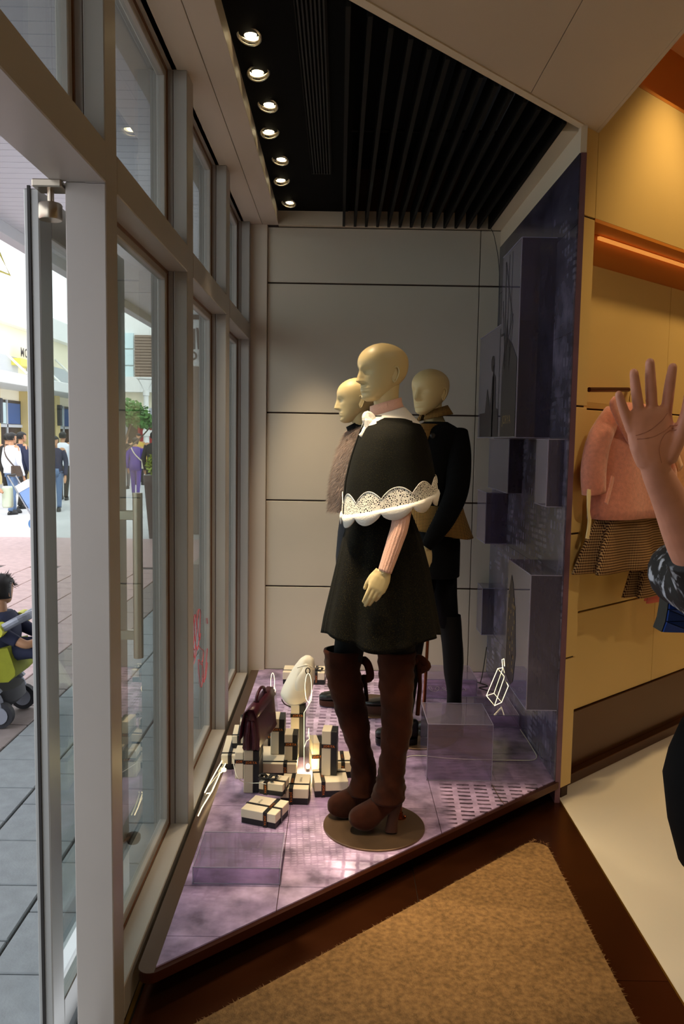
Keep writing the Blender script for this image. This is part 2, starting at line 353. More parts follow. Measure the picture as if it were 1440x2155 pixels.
struct('ceiling_black', MB().box(-.41, .03, 2.05, 5.2, 2.98, 3.02).box(.03, 1.2, 2.05, 5.3, 3.25, 3.3).box(.03, .04, 2.05, 5.2, 3.0, 3.26), 'ceiling_black')
struct('trim_5', MB().box(-.396, 1.0, 5.095, 5.2, CEIL-.005, 2.985), 'trim_white')
struct('trim_6', MB().prism([(.90, 3.50), (.99, 3.50), (.99, 5.12), (.90, 5.12)], CEIL-.01, CEIL+.05).box(.978, 1.004, 3.46, 5.13, 2.79, CEIL+.1), 'trim_white')
lou = thing('slat_ceiling', (.45, 4.2, CEIL), 'row of dark slats under the black ceiling of the window display', 'louvre')
for k in range(14):
    x = .006+k*.0686; obj('slat', MB().box(x-.008, x+.008, max(dline(x)+.01, 2.55), 5.085, CEIL-.012, CEIL+.085), 'slat_black', lou)
obj('cross_rail', MB().tube([(.0, 3.83, 3.0), (.93, 3.83, 3.0)], .008), 'slat_black', lou)
ve = thing('ceiling_vent', (-.115, 3.4, 2.978), 'black linear air vent in the black ceiling beside the downlights', 'vent')
for k in range(7): obj('vent_blade', MB().box(-.158+k*.0138, -.152+k*.0138, 2.5, 4.36, 2.968, 2.98), 'vent_black', ve)
obj('vent_frame', MB().box(-.168, -.164, 2.5, 4.37, 2.972, 2.98).box(-.068, -.062, 2.5, 4.37, 2.972, 2.98).box(-.168, -.062, 4.36, 4.37, 2.972, 2.98), 'slat_black', ve)

# ---------------------------------------------------------------- recessed downlights over the window
mat('lamp_ring', '#c9c2b4', .25, metal=.8); mat('lamp_reflector', '#e9e2d2', .12, metal=1.0); mat('lamp_bulb', '#fff2d0', .3, emit=('#ffe9b8', 9))
LP = [(525, 75), (544, 153), (564, 221), (568, 278), (590, 336), (593, 380), (608, 427), (506, -75), (494, -175)]
AIM = [(.03, 2.74, .9), (.12, 2.95, .5), (-.18, 3.45, .1), (-.05, 4.5, .1), (.3, 4.3, .3), (.1, 5.2, .2), (-.15, 4.5, .0), (.13, 2.80, .95), (.10, 2.78, 1.1)]
ordn = ['nearest', 'second nearest', 'third nearest', 'middle', 'third farthest', 'second farthest', 'farthest of the visible', 'just in front of the visible ones', 'first one by the entrance']
for i, (a, b) in enumerate(LP):
    p = PZ(a, b, 2.975)
    t = thing('downlight', (p.x, p.y, 2.98), 'round recessed ceiling spotlight in the black strip, %s of the seven' % ordn[i] if i < 7 else 'recessed ceiling spotlight in the black strip, %s' % ordn[i], 'downlight', 'recessed spotlights along the shop window')
    tilt = Matrix.Translation(p) @ Matrix.Rotation(R(-18), 4, 'X') @ Matrix.Rotation(R(8*(-1)**i), 4, 'Y')
    rg = MB().lathe((0, 0, 0), [(.037, .004), (.043, .004), (.044, -.003), (.040, -.006), (.037, -.003), (.037, .004)], 32, cap=False).xf(tilt)
    obj('ring', rg, 'lamp_ring', t, smooth=40)
    obj('reflector', MB().lathe((0, 0, 0), [(.037, -.002), (.030, .012), (.020, .022), (.010, .026)], 32, cap=False).xf(tilt), 'lamp_reflector', t, smooth=True)
    obj('bulb', MB().lathe((0, 0, 0), [(.002, -.001), (.016, .001), (.024, .007), (.024, .014), (.012, .024)], 20).xf(tilt), 'lamp_bulb', t, smooth=True)
    lamp('spot', 'SPOT', (p.x, p.y, 2.965), [120, 70, 100, 90, 80, 110, 60, 150, 190][i], (1, .78, .50), t, aim=AIM[i], size=.03, cone=[31, 44, 46, 44, 44, 38, 44, 26, 26][i], blend=.8)

# ---------------------------------------------------------------- shop window frames
XI = -.565
def frame(name, mb, lab=None): return mb
wf = thing('window_frame', (XI, 3.5, 0), 'pale metal shop front frame of posts, transom and sill on the left', 'window frame')
wf['kind'] = 'structure'
MU = [(1.984, 2.082), (3.020, 3.137), (4.035, 4.155), (5.045, 5.11), (.86, .95)]
for a, b in MU:
    z0 = -.02
    if a == 1.984: obj('post', MB().bbox(-.662, XI, a, b, z0, 2.196, .0025), 'frame_paint', wf); z0 = 2.19
    obj('post', MB().bbox(-.615, XI, a, b, z0, CEIL, .0025), 'frame_paint', wf)
    obj('post_core', MB().box(-.66 if a == 1.984 else -.70, -.619, a+.008, b-.008, z0, CEIL+.05), 'frame_paint', wf)
    obj('post_joint', MB().box(-.62, -.613, a+.012, b-.012, z0, CEIL+.04), 'reveal_brown', wf)
def rails(y0, y1, low=True):
    obj('transom', MB().bbox(-.695, XI+.001, y0, y1, 2.195, 2.290, .0025), 'frame_paint', wf)
    obj('head_rail', MB().bbox(-.70, -.60, y0, y1, CEIL-.0, CEIL+.05, .002), 'frame_paint', wf)
    if low:
        obj('sill', MB().bbox(-.635, XI, y0, y1, .0, .098, .003), 'frame_paint', wf)
        obj('sill_gasket', MB().box(-.645, -.634, y0, y1, .0, .104), 'reveal_brown', wf)
def sash(y0, y1, z0, z1, n, k):
    w_ = .034; mb = MB()
    for q in ((y0, y0+w_, z0, z1), (y1-w_, y1, z0, z1), (y0+w_, y1-w_, z0, z0+w_), (y0+w_, y1-w_, z1-w_, z1)): mb.bbox(-.668, -.638, *q, .003)
    s = struct('window_%d' % n, mb, 'frame_paint')
    obj('glazing_bead', MB().box(-.640, -.634, y0, y0+.01, z0, z1).box(-.640, -.634, y1-.01, y1, z0, z1).box(-.640, -.634, y0, y1, z1-.01, z1), 'reveal_brown', s)
    obj('pane', MB().box(-.660, -.654, y0+w_-.005, y1-w_+.005, z0+w_-.005, z1-w_+.005), 'window_glass', s)
nwin = 1
for i in range(3):
    a, b = MU[i][1], MU[i+1][0]; rails(a, b)
    sash(a, b, .098, 2.195, nwin, 0); sash(a, b, 2.29, CEIL, nwin+1, 1); nwin += 2
rails(.95, 1.984, low=False); sash(.95, 1.984, 2.29, CEIL, nwin, 1)
struct('wall_left', MB().box(-.8, XI, -2.6, .86, -.1, 3.4).box(-.8, -.60, .86, 5.3, CEIL+.05, 3.4), 'frame_paint')

# open glass door leaf folded back outside
dr = thing('glass_door', (-.755, 2.4, -.06), 'glass shop door swung fully open outside the window, with steel pull bar', 'door')
mat('door_grey', '#a9aaa8', .35, metal=.2); mat('steel_brushed', '#b8ad9c', .28, metal=1.0)
X0, X1, ya, yb, za, zb = -.775, -.737, 2.02, 2.80, -.06, 2.19
obj('stile', MB().bbox(X0, X1, ya, ya+.085, za, zb, .003), 'door_grey', dr); obj('stile', MB().bbox(X0, X1, yb-.085, yb, za, zb, .003), 'door_grey', dr)
obj('rail', MB().bbox(X0, X1, ya+.085, yb-.085, za, za+.10, .003), 'door_grey', dr); obj('rail', MB().bbox(X0, X1, ya+.085, yb-.085, zb-.10, zb, .003), 'door_grey', dr)
obj('gasket', MB().box(-.764, -.757, ya-.006, ya+.001, za, zb+.005), 'gasket', dr)
obj('pane', MB().box(-.759, -.753, ya+.08, yb-.08, za+.09, zb-.09), 'window_glass', dr)
hb = obj('pull_bar', MB().tube([(-.676, 2.71, 1.405), (-.676, 2.71, .84)], .0165, 20), 'steel_brushed', dr, smooth=40)
for z in (1.33, .92): obj('bracket', MB().bbox(-.738, -.672, 2.70, 2.72, z-.016, z+.016, .002), 'steel_brushed', hb)
obj('door_stop', MB().lathe((-.715, 2.77, .165), [(.002, -.018), (.02, -.016), (.026, -.004), (.026, .010), (.018, .016), (.002, .017)], 20), 'gasket', dr, smooth=40)
obj('stop_arm', MB().tube([(-.742, 2.72, .175), (-.715, 2.77, .175)], .005), 'reveal_brown', dr)
pv = thing('door_pivot', (-.70, 1.995, 2.2), 'small steel pivot hinge under the transom above the open door', 'hinge')
obj('plate', MB().bbox(-.735, -.665, 1.965, 2.025, 2.178, 2.197, .003), 'steel_brushed', pv); obj('pin', MB().lathe((-.70, 1.995, 2.14), [(.008, 0), (.008, .05)], 14), 'steel_brushed', pv)
obj('knuckle', MB().lathe((-.703, 2.0, 2.11), [(.026, 0), (.028, .003), (.028, .035), (.026, .038)], 24), 'steel_brushed', pv, smooth=40)

# ---------------------------------------------------------------- printed right wall with acrylic boxes
XW = .975
wr = struct('wall_right', MB().box(XW+.006, 1.004, 3.455, 5.13, .0, 2.79), 'wall_end_plum')
zsw = [.1, .40, 1.0, 1.61, 2.06, 2.50, 2.79]; ysw = [3.457, 3.86, 4.45, 5.128]
for j in range(len(zsw)-1):
    for k in range(len(ysw)-1): obj('print_panel', MB().box(XW, XW+.006, ysw[k]+.0012, ysw[k+1]-.0012, zsw[j]+.0012, zsw[j+1]-.0012), 'print_wall', wr)
def wallbox(y0, y1, z0, z1, x0, label, m='acrylic'):
    t = thing('acrylic_wall_box', (XW, (y0+y1)/2, (z0+z1)/2), label, 'display box', 'printed acrylic boxes on the lilac wall')
    h = .004
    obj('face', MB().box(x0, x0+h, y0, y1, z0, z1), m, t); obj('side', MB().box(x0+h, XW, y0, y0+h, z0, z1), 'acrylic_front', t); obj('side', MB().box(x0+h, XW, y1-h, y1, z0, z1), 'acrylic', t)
    obj('lid', MB().box(x0+h, XW, y0+h, y1-h, z1-h, z1), 'acrylic', t); obj('lid', MB().box(x0+h, XW, y0+h, y1-h, z0, z0+h), 'acrylic', t)
    e = MB(); q = .0016
    for (a, b, c, d, f_, g) in ((x0-q, x0+q, y0-q, y0+q, z0, z1), (x0, XW, y0-q, y0+q, z1-q, z1+q), (x0, XW, y0-q, y0+q, z0-q, z0+q), (x0-q, x0+q, y0, y1, z1-q, z1+q), (x0-q, x0+q, y0, y1, z0-q, z0+q)): e.box(a, b, c, d, f_, g)
    obj('edge', e, 'acrylic_edge', t)
    return t
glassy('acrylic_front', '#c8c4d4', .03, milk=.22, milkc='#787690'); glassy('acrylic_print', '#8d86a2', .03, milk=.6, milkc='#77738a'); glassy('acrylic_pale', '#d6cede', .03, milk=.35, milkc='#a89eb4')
tall = wallbox(3.76, 4.18, 1.615, 2.52, .815, 'tallest acrylic box high on the lilac wall, printed with a bridge and spire', 'acrylic_print')
low2 = wallbox(4.24, 5.05, 1.615, 2.22, .86, 'acrylic box behind the tall bridge box, printed with a lattice tower', 'acrylic_print')
wallbox(4.29, 4.86, 1.32, 1.608, .90, 'shallow acrylic box under the lattice tower box', 'acrylic_print')
wallbox(3.51, 3.72, 1.315, 1.608, .905, 'small acrylic box just below the tall bridge box', 'acrylic_pale')
wallbox(4.63, 4.92, 1.005, 1.300, .85, 'pale see-through acrylic box midway up the lilac wall', 'acrylic_pale')
wallbox(4.93, 5.11, .395, .688, .90, 'small acrylic box low on the lilac wall near the back corner', 'acrylic_print')
big = wallbox(3.46, 3.93, .42, 1.02, .84, 'large low acrylic box with printed dark tower beside the wall end', 'acrylic_print')
mat('ink_dark', '#2a2228', .5); mat('ink_light', '#b8aec4', .5); mat('ink_gold', '#a58a4a', .5)
def ink(par, x, polys, m, name='print_drawing'):
    mb = MB()
    for pts in polys:
        n_ = len(pts); o = len(mb.v); mb.v += [Vector((x, p[0], p[1])) for p in pts]; mb.f.append(tuple(range(o+n_-1, o-1, -1)))
    return obj(name, mb, m, par)
def strip(a, b, wd):
    a = Vector(a); b = Vector(b); n_ = (b-a).orthogonal().normalized()*wd/2; return [tuple(a-n_), tuple(b-n_), tuple(b+n_), tuple(a+n_)]
xf_ = .815-.0015
ink(tall, xf_, [strip(*q) for q in (((4.06, 1.95), (4.10, 2.48), .012), ((4.10, 2.48), (3.90, 2.16), .009), ((4.04, 2.05), (3.90, 2.20), .008), ((3.90, 2.16), (3.97, 1.9), .008), ((4.02, 1.9), (4.02, 2.5), .008), ((3.95, 2.0), (3.95, 2.5), .006), ((4.15, 2.3), (4.06, 2.0), .01), ((4.17, 2.13), (4.10, 2.13), .012))], 'ink_dark')
ink(tall, xf_, [[(4.12, 1.62), (3.78, 1.62), (3.78, 1.98), (3.84, 2.02), (3.90, 2.06), (4.0, 2.10), (4.03, 2.20), (4.06, 2.10), (4.12, 1.95)]], 'ink_dark')
lt = lettering('JORYA', .06, frame_m((xf_-.001, 3.97, 1.70), (0, -1, 0), (0, 0, 1))); obj('print_lettering', lt, 'ink_gold', tall)
xf2 = .86-.0015; lat = []
for k in range(7): z = 1.65+k*.075; lat += [strip((4.28, z), (4.42, z+.075), .007), strip((4.42, z), (4.28, z+.075), .007)]
lat += [strip((4.28, 1.65), (4.28, 2.2), .01), strip((4.42, 1.65), (4.42, 2.2), .01), strip((4.58, 2.02), (4.58, 1.62), .03)]
ink(low2, xf2, lat, 'ink_dark')
ink(low2, xf2, [[(4.98, 1.62), (4.3, 1.62), (4.3, 1.74), (4.5, 1.78), (4.52, 1.95), (4.58, 1.98), (4.62, 1.95), (4.66, 1.78), (4.76, 1.9), (4.82, 1.76), (5.0, 1.76)]], 'ink_dark')
ink(low2, xf2, [[(4.61+.05*math.cos(a*.5236)*1.0, 2.03+.045*math.sin(a*.5236)) for a in range(12)]], 'ink_dark')
xf3 = .84-.0015
ink(big, xf3, [[(3.91, .45), (3.80, .43), (3.74, .46), (3.70, .60), (3.74, .80), (3.80, .92), (3.84, .96), (3.89, .86), (3.91, .7)]], 'ink_dark')
ws = []
rr = random.Random(5)
for k in range(34):
    y = 3.74+rr.randint(0, 5)*.026; z = .50+rr.randint(0, 11)*.034; ws.append([(y, z), (y+.010, z), (y+.010, z+.018), (y, z+.018)])
ink(big, xf3-.0008, ws, 'ink_gold')

# ---------------------------------------------------------------- store wall running off to the right
p0 = Vector((1.0, 3.474, 0)); wd_ = Vector((.7506, .6607, 0)); wn = Vector((-.6607, .7506, 0))
def WP(t, off, z): return p0+wd_*t+wn*off+Vector((0, 0, z))
def wslab(t0, t1, o0, o1, z0, z1, b=.0015):
    m4 = Matrix(((wd_.x, wn.x, 0, p0.x), (wd_.y, wn.y, 0, p0.y), (0, 0, 1, 0), (0, 0, 0, 1)))
    return (MB().bbox(t0, t1, o0, o1, z0, z1, b) if b else MB().box(t0, t1, o0, o1, z0, z1)).xf(m4)
st = struct('wall_store', wslab(.17, 3.6, .13, .16, 0, 3.17, 0).join(wslab(.04, .09, .01, .03, .0, 2.6, 0)).join(wslab(.09, 3.6, .012, .05, 2.56, 3.17, 0)), 'panel_shadow_gap')
zc = [.05, .645, 1.199, 1.752, 2.545]
for k in range(4):
    obj('column_panel', wslab(.012, .1, 0, .02, zc[k]+.004, zc[k+1]-.004), 'yellow_panel', st); obj('column_panel', wslab(.09, .1, .02, .08, zc[k]+.004, zc[k+1]-.004, .001), 'yellow_panel', st)
for a, b in ((.0, .1), (.102, 2.0), (2.004, 3.6)): obj('header_panel', wslab(a, b, 0, .02, 2.549, 3.175), 'yellow_panel', st)
obj('header_soffit', wslab(.102, 3.6, .0, .11, 2.535, 2.549, 0), 'orange_cove', st)
zn = [.325, .80, 1.75, 2.40]; tn = [.15, 1.02, 2.2, 3.6]
for i in range(3):
    for k in range(3): obj('niche_panel', wslab(tn[i]+.002, tn[i+1]-.002, .11, .131, zn[k]+.004, zn[k+1]-.004), 'yellow_panel', st)
obj('cove_back', wslab(.16, 3.6, .122, .131, 2.40, 2.54, 0), 'orange_cove', st)
struct('baseboard_store', wslab(.15, 3.6, .10, .131, .0, .325, .002).join(wslab(.10, 3.6, .06, .1, 0, .05, .002)), 'brown_base')
struct('trim_7', wslab(.05, 3.6, .0, .34, 3.175, 3.19, 0).join(wslab(.05, 3.6, .30, .34, 3.19, 3.7, 0)), 'orange_cove')
struct('trim_8', MB().box(1.0605, 1.075, -2.6, 3.55, CEIL-.001, 3.72), 'ceiling_white')
struct('ceiling_store', MB().box(1.05, 5, -2.6, 6.7, 3.7, 3.8), 'ceiling_white')
struct('wall_store_far', MB().box(3.7, 3.9, -2.6, 6.7, 0, 3.8), 'store_wall'); struct('wall_rear', MB().box(-.8, 3.9, -2.7, -2.5, 0, 3.8), 'store_wall')

cl_ = thing('cove_light', WP(1.0, .06, 2.53), 'warm light strip hidden in the niche header above the clothes', 'light strip')
obj('diffuser', wslab(.30, 1.9, .095, .108, 2.512, 2.526, 0), mat('strip_glow', '#ffb050', .4, emit=('#ffa850', .6)), cl_)
cl_ = thing('upper_cove_light', WP(1.0, .06, 3.2), 'orange light strip on top of the niche header near the ceiling', 'light strip')
obj('diffuser', wslab(.30, 3.0, .20, .26, 3.191, 3.20, 0), mat('cove_glow', '#ff9a40', .4, emit=('#ff9236', 1.8)), cl_)
# lamps of the store: recessed ceiling spots (housing, bulb, light), some unseen and added as fill
def store_lamp(x, y, z, aim, e, lab, cone=90, colr=(1, .72, .36)):
    t = thing('store_downlight', (x, y, z), lab, 'downlight', 'ceiling spotlights inside the store')
    obj('ring', MB().lathe((x, y, z), [(.045, .002), (.055, .002), (.055, -.006), (.045, -.006), (.045, .002)], 24, cap=False), 'lamp_ring', t)
    obj('bulb', MB().lathe((x, y, z), [(.002, -.004), (.03, -.003), (.044, .004)], 20), 'lamp_bulb', t)
    lamp('spot', 'SPOT', (x, y, z-.02), e, colr, t, aim=aim, size=.05, cone=cone, blend=.8)
store_lamp(.62, 1.95, CEIL, (.50, 2.74, 0), 85, 'ceiling spotlight over the entrance mat', 34, (1, .72, .36))
store_lamp(-.1, .9, CEIL, (.25, 2.2, 0), 9, 'added unseen fill spotlight over the near part of the entrance', 80, (1, .80, .55))  # unseen lamp added to fill the entrance from the camera side
pq = WP(.70, -.42, 3.68); pa_ = WP(.66, .0, 1.0); store_lamp(pq.x, pq.y, 3.7, pa_, 95, 'store ceiling spotlight washing the clothes niche', 75)
pq = WP(1.75, -.42, 3.68); pa_ = WP(1.75, .0, 1.0); store_lamp(pq.x, pq.y, 3.7, pa_, 95, 'store ceiling spotlight farther along the clothes niche', 80)
store_lamp(1.9, 1.6, 3.7, (1.6, 2.6, 0), 75, 'added unseen fill spotlight over the ivory floor', 100, (1, .84, .60))  # added out of view for general warm light in the store
store_lamp(2.6, -.6, 3.7, (2.0, .2, 0), 60, 'added unseen fill spotlight deep behind the entrance', 110, (1, .80, .52))  # unseen, put in as warm fill from deep in the shop
store_lamp(.4, -1.2, CEIL, (.5, -.8, 0), 16, 'added unseen fill spotlight over the rear of the entrance', 110, (1, .82, .58))  # added fill behind the camera, no such lamp in view
# ---------------------------------------------------------------- figure tools
def lerp_tab(tab, z):
    for a, b in zip(tab, tab[1:]):
        if a[0] <= z <= b[0]:
            i = tab.index(a); lo = tab[max(i-1, 0)]; hi = tab[min(i+2, len(tab)-1)]; h = b[0]-a[0]; t = (z-a[0])/h; out = []
            for p_, p, q, q_ in zip(lo[1:], a[1:], b[1:], hi[1:]):
                m0 = (q-p_)/(b[0]-lo[0])*h; m1 = (q_-p)/(hi[0]-a[0])*h
                out.append((2*t**3-3*t*t+1)*p+(t**3-2*t*t+t)*m0+(-2*t**3+3*t*t)*q+(t**3-t*t)*m1)
            return out
    return list(tab[-1][1:])
HEAD = [(-.015, .300, .17, .045), (.02, .355, .08, .115), (.06, .378, .0, .165), (.12, .378, -.10, .215), (.19, .372, -.21, .255), (.27, .372, -.33, .288), (.36, .374, -.43, .318),
        (.45, .378, -.485, .340), (.54, .384, -.515, .352), (.63, .398, -.525, .358), (.72, .396, -.515, .352), (.81, .355, -.465, .325), (.88, .29, -.39, .275), (.94, .195, -.285, .205), (.98, .085, -.165, .12), (.998, -.02, -.06, .03)]
def gs(x, s): return math.exp(-x*x/(2*s*s))
def head_mesh(H, rows=46, n=56, nose=1.0, feat=1.0):
    """a head, chin at z=0, crown at z=H, face towards +x"""
    rings = []
    for k in range(rows+1):
        t = k/rows; z = -.015+1.013*(.5-.5*math.cos(math.pi*t))*.55+1.013*t*.45 if False else -.015+1.013*t
        f, b, wd = lerp_tab(HEAD, min(max(z, -.015), .998)); cx = (f+b)/2; a = (f-b)/2; ring = []
        for i in range(n):
            an = 2*math.pi*i/n; c, s = math.cos(an), math.sin(an)
            e = 2/2.25; x = cx+a*math.copysign(abs(c)**e, c); y = wd*math.copysign(abs(s)**e, s)
            if c > .1:
                x += .018*gs(y, .25)*gs(z-.55, .1)*feat
                # nose: long ridge that ends in a tip
                if .27 < z < .62:
                    rg = (.62-z)/(.62-.335) if z > .335 else max(0, (z-.272)/.063)
                    x += .132*nose*rg**1.05*gs(y, .034+.022*max(0, 1-(z-.30)/.10) if z > .3 else .05)
                x -= .052*feat*(gs(y-.135, .062)+gs(y+.135, .062))*gs(z-.505, .042)          # eye hollows
                x += .016*feat*(gs(y-.14, .04)+gs(y+.14, .04))*gs(z-.495, .016)               # lids
                x += .030*feat*gs(y, .085)*(gs(z-.218, .018)+gs(z-.172, .018))-.012*feat*gs(y, .10)*gs(z-.195, .008)  # lips
                x -= .018*feat*gs(y, .10)*gs(z-.125, .022); x += .012*feat*gs(y, .09)*gs(z-.05, .035)
                x -= .012*feat*gs(y, .03)*gs(z-.262, .016)
            ring.append(Vector((x*H, y*H, z*H)))
        rings.append(ring)
    mb = MB().loft(rings)
    for sgn in (1, -1):   # ears: rolled rim, lobe and a dished shell
        rim = [(-.040, .480), (-.050, .535), (-.090, .565), (-.135, .555), (-.160, .500), (-.152, .430), (-.122, .360), (-.092, .310), (-.066, .305), (-.060, .345)]
        P = bez([(x*H, sgn*(.322+.34*(-.04-x)+.012)*H, z*H) for x, z in rim], 4); mb.tube(P, [.0135*H*(.8+.4*min(1, k/8)) for k in range(len(P))], 8)
        sh = []
        for k in range(7):
            t = k/6; z = .315+.225*t; hw = .016+.040*math.sin(math.pi*(.15+.75*t)); cx = -.082-.022*t
            sh.append([Vector(((cx+hw*math.cos(a))*H, sgn*(.322+.30*(-.04-cx-hw*math.cos(a))+.010*math.sin(a))*H, z*H)) for a in [2*math.pi*q/10 for q in range(10)]])
        mb.loft(sh)
    return mb
def ellring(c, rx, ry, az=0.0, n=24, fold=None, tilt=(0, 0), p=2.0):
    out = []
    for i in range(n):
        a = 2*math.pi*i/n; k = 1+(fold(a) if fold else 0); e = 2/p
        ca, sa = math.cos(a), math.sin(a)
        x = rx*k*math.copysign(abs(ca)**e, ca); y = ry*k*math.copysign(abs(sa)**e, sa)
        out.append(Vector((c[0]+x*math.cos(az)-y*math.sin(az), c[1]+x*math.sin(az)+y*math.cos(az), c[2]+x*tilt[0]+y*tilt[1])))
    return out
def limb(mb, pts, rs, n=12, flat=1.0, k=5):
    P = bez(pts, k); Rr = [v.x for v in bez([(r, 0, 0) for r in rs], k)]; return mb.tube(P, Rr, n, flat=flat)
def hand_mesh(M4, fingers, thumb, palm=(.086, .078, .026), s=1.0, n=10):
    """right hand in local space: wrist at origin, fingers to +z, palm faces -y, thumb towards +x; merged by remesh later"""
    L, W, T = [q*s for q in palm]; mb = MB(); rg = []
    for k, (z, hw, ht, ox) in enumerate(((-.02, .34, .62, 0), (0.0, .36, .66, .0), (.12, .42, .74, .01), (.35, .50, .74, .01), (.65, .52, .62, .0), (.90, .50, .5, -.01), (1.02, .44, .36, -.01))):
        rg.append([Vector((ox*W+hw*W*math.copysign(abs(math.cos(a))**.8, math.cos(a)), ht*T*math.sin(a)*.9, z*L)) for a in [2*math.pi*i/16 for i in range(16)]])
    mb.loft(rg)
    for (bx, bz, ln, r, spread, curl) in fingers:
        p = Vector((bx*W, 0, bz*L-.012*s)); a = R(spread); c = 0; pts = [p.copy()]; rs = [r*s*1.05]
        for seg, fr in enumerate((.16, .38, .28, .22)):
            c += R(curl)*(0, 1, 1.2, .8)[seg]; d = Vector((math.sin(a)*math.cos(c), -math.sin(c), math.cos(a)*math.cos(c))); p = p+d*ln*s*fr; pts.append(p.copy()); rs.append(r*s*(1.0, 1.0, .92, .80)[seg])
        fine = []; fr_ = []
        for i in range(len(pts)-1):
            for j in range(4): t = j/4; fine.append(pts[i].lerp(pts[i+1], t)); fr_.append(rs[i]+(rs[i+1]-rs[i])*t)
        d = (pts[-1]-pts[-2]).normalized(); rr_ = rs[-1]
        for q in (0, .45, .8, .97): fine.append(pts[-1]+d*rr_*q); fr_.append(rr_*math.sqrt(1-q*q))
        mb.tube(fine, fr_, n)
    (tx, tz, ln, r, sp, fwd) = thumb; a = R(sp); p = Vector((tx*W, -.1*T, tz*L)); pts = [p-Vector((math.sin(a), 0, math.cos(a)))*.01*s]; rs = [r*1.5*s]
    for seg, fr in enumerate((.34, .34, .32)):
        aa = a-R(12)*seg; d = Vector((math.sin(aa), -math.sin(R(fwd)), math.cos(aa))).normalized(); p = p+d*ln*s*fr; pts.append(p.copy()); rs.append(r*s*(1.25, 1.02, .82)[seg])
    fine = []; fr_ = []
    for i in range(len(pts)-1):
        for j in range(4): t = j/4; fine.append(pts[i].lerp(pts[i+1], t)); fr_.append(rs[i]+(rs[i+1]-rs[i])*t)
    d = (pts[-1]-pts[-2]).normalized()
    for q in (0, .45, .8, .97): fine.append(pts[-1]+d*rs[-1]*q); fr_.append(rs[-1]*math.sqrt(1-q*q))
    mb.tube(fine, fr_, n)
    return mb.xf(M4)
REL = [(-.36, .90, .062, .0072, -6, 14), (-.12, .99, .078, .0078, -2, 11), (.13, 1.02, .084, .0080, 1, 10), (.38, .97, .076, .0080, 5, 9)]
RELC = [(-.34, .90, .064, .0088, 3, 17), (-.12, .98, .080, .0094, 1, 13), (.11, 1.0, .086, .0096, -2, 11), (.34, .96, .078, .0094, -5, 10)]
def hair_cap(H, cut=.30, puff=.05, n=40):
    """hair shell that follows the skull, open at the face"""
    rings = []
    for k in range(17):
        z = cut+(1.0-cut)*k/16; f, b, wd = lerp_tab(HEAD, min(z, .998)); cx = (f+b)/2; a = (f-b)/2; ring = []
        for i in range(n):
            an = 2*math.pi*i/n; c, s = math.cos(an), math.sin(an); fr = max(0, c)**2
            lim = .62+.12*(1-fr) if c > .15 else 0
            q = puff*(1 if z > lim else -.6)
            if z > .9: q = puff
            ring.append(Vector(((cx+(a+q)*c)*H, (wd+q)*s*H, (z+(.04 if k == 16 else 0))*H)))
        rings.append(ring)
    return MB().loft(rings)
mat('skin', '#b98a68', .5, noise=(18, .06)); mat('shoe_black', '#0d0d10', .35); mat('hair_black', '#120e0c', .6); mat('shirt_white', '#dfe3ee', .8); mat('denim', '#5d7394', .85, noise=(30, .1))
mat('cloth_navy', '#262b45', .85); mat('cloth_purple', '#4b3591', .8); mat('cloth_dark', '#26221f', .85, noise=(6, .15)); mat('cloth_grey', '#4c4c50', .85); mat('cloth_blue', '#3f9fc8', .8); mat('cloth_red', '#a83330', .8); mat('cloth_yellow', '#c7a64a', .8); mat('bag_brown', '#4a3a2e', .6, noise=(60, .3)); mat('bag_beige', '#c8bda8', .7)
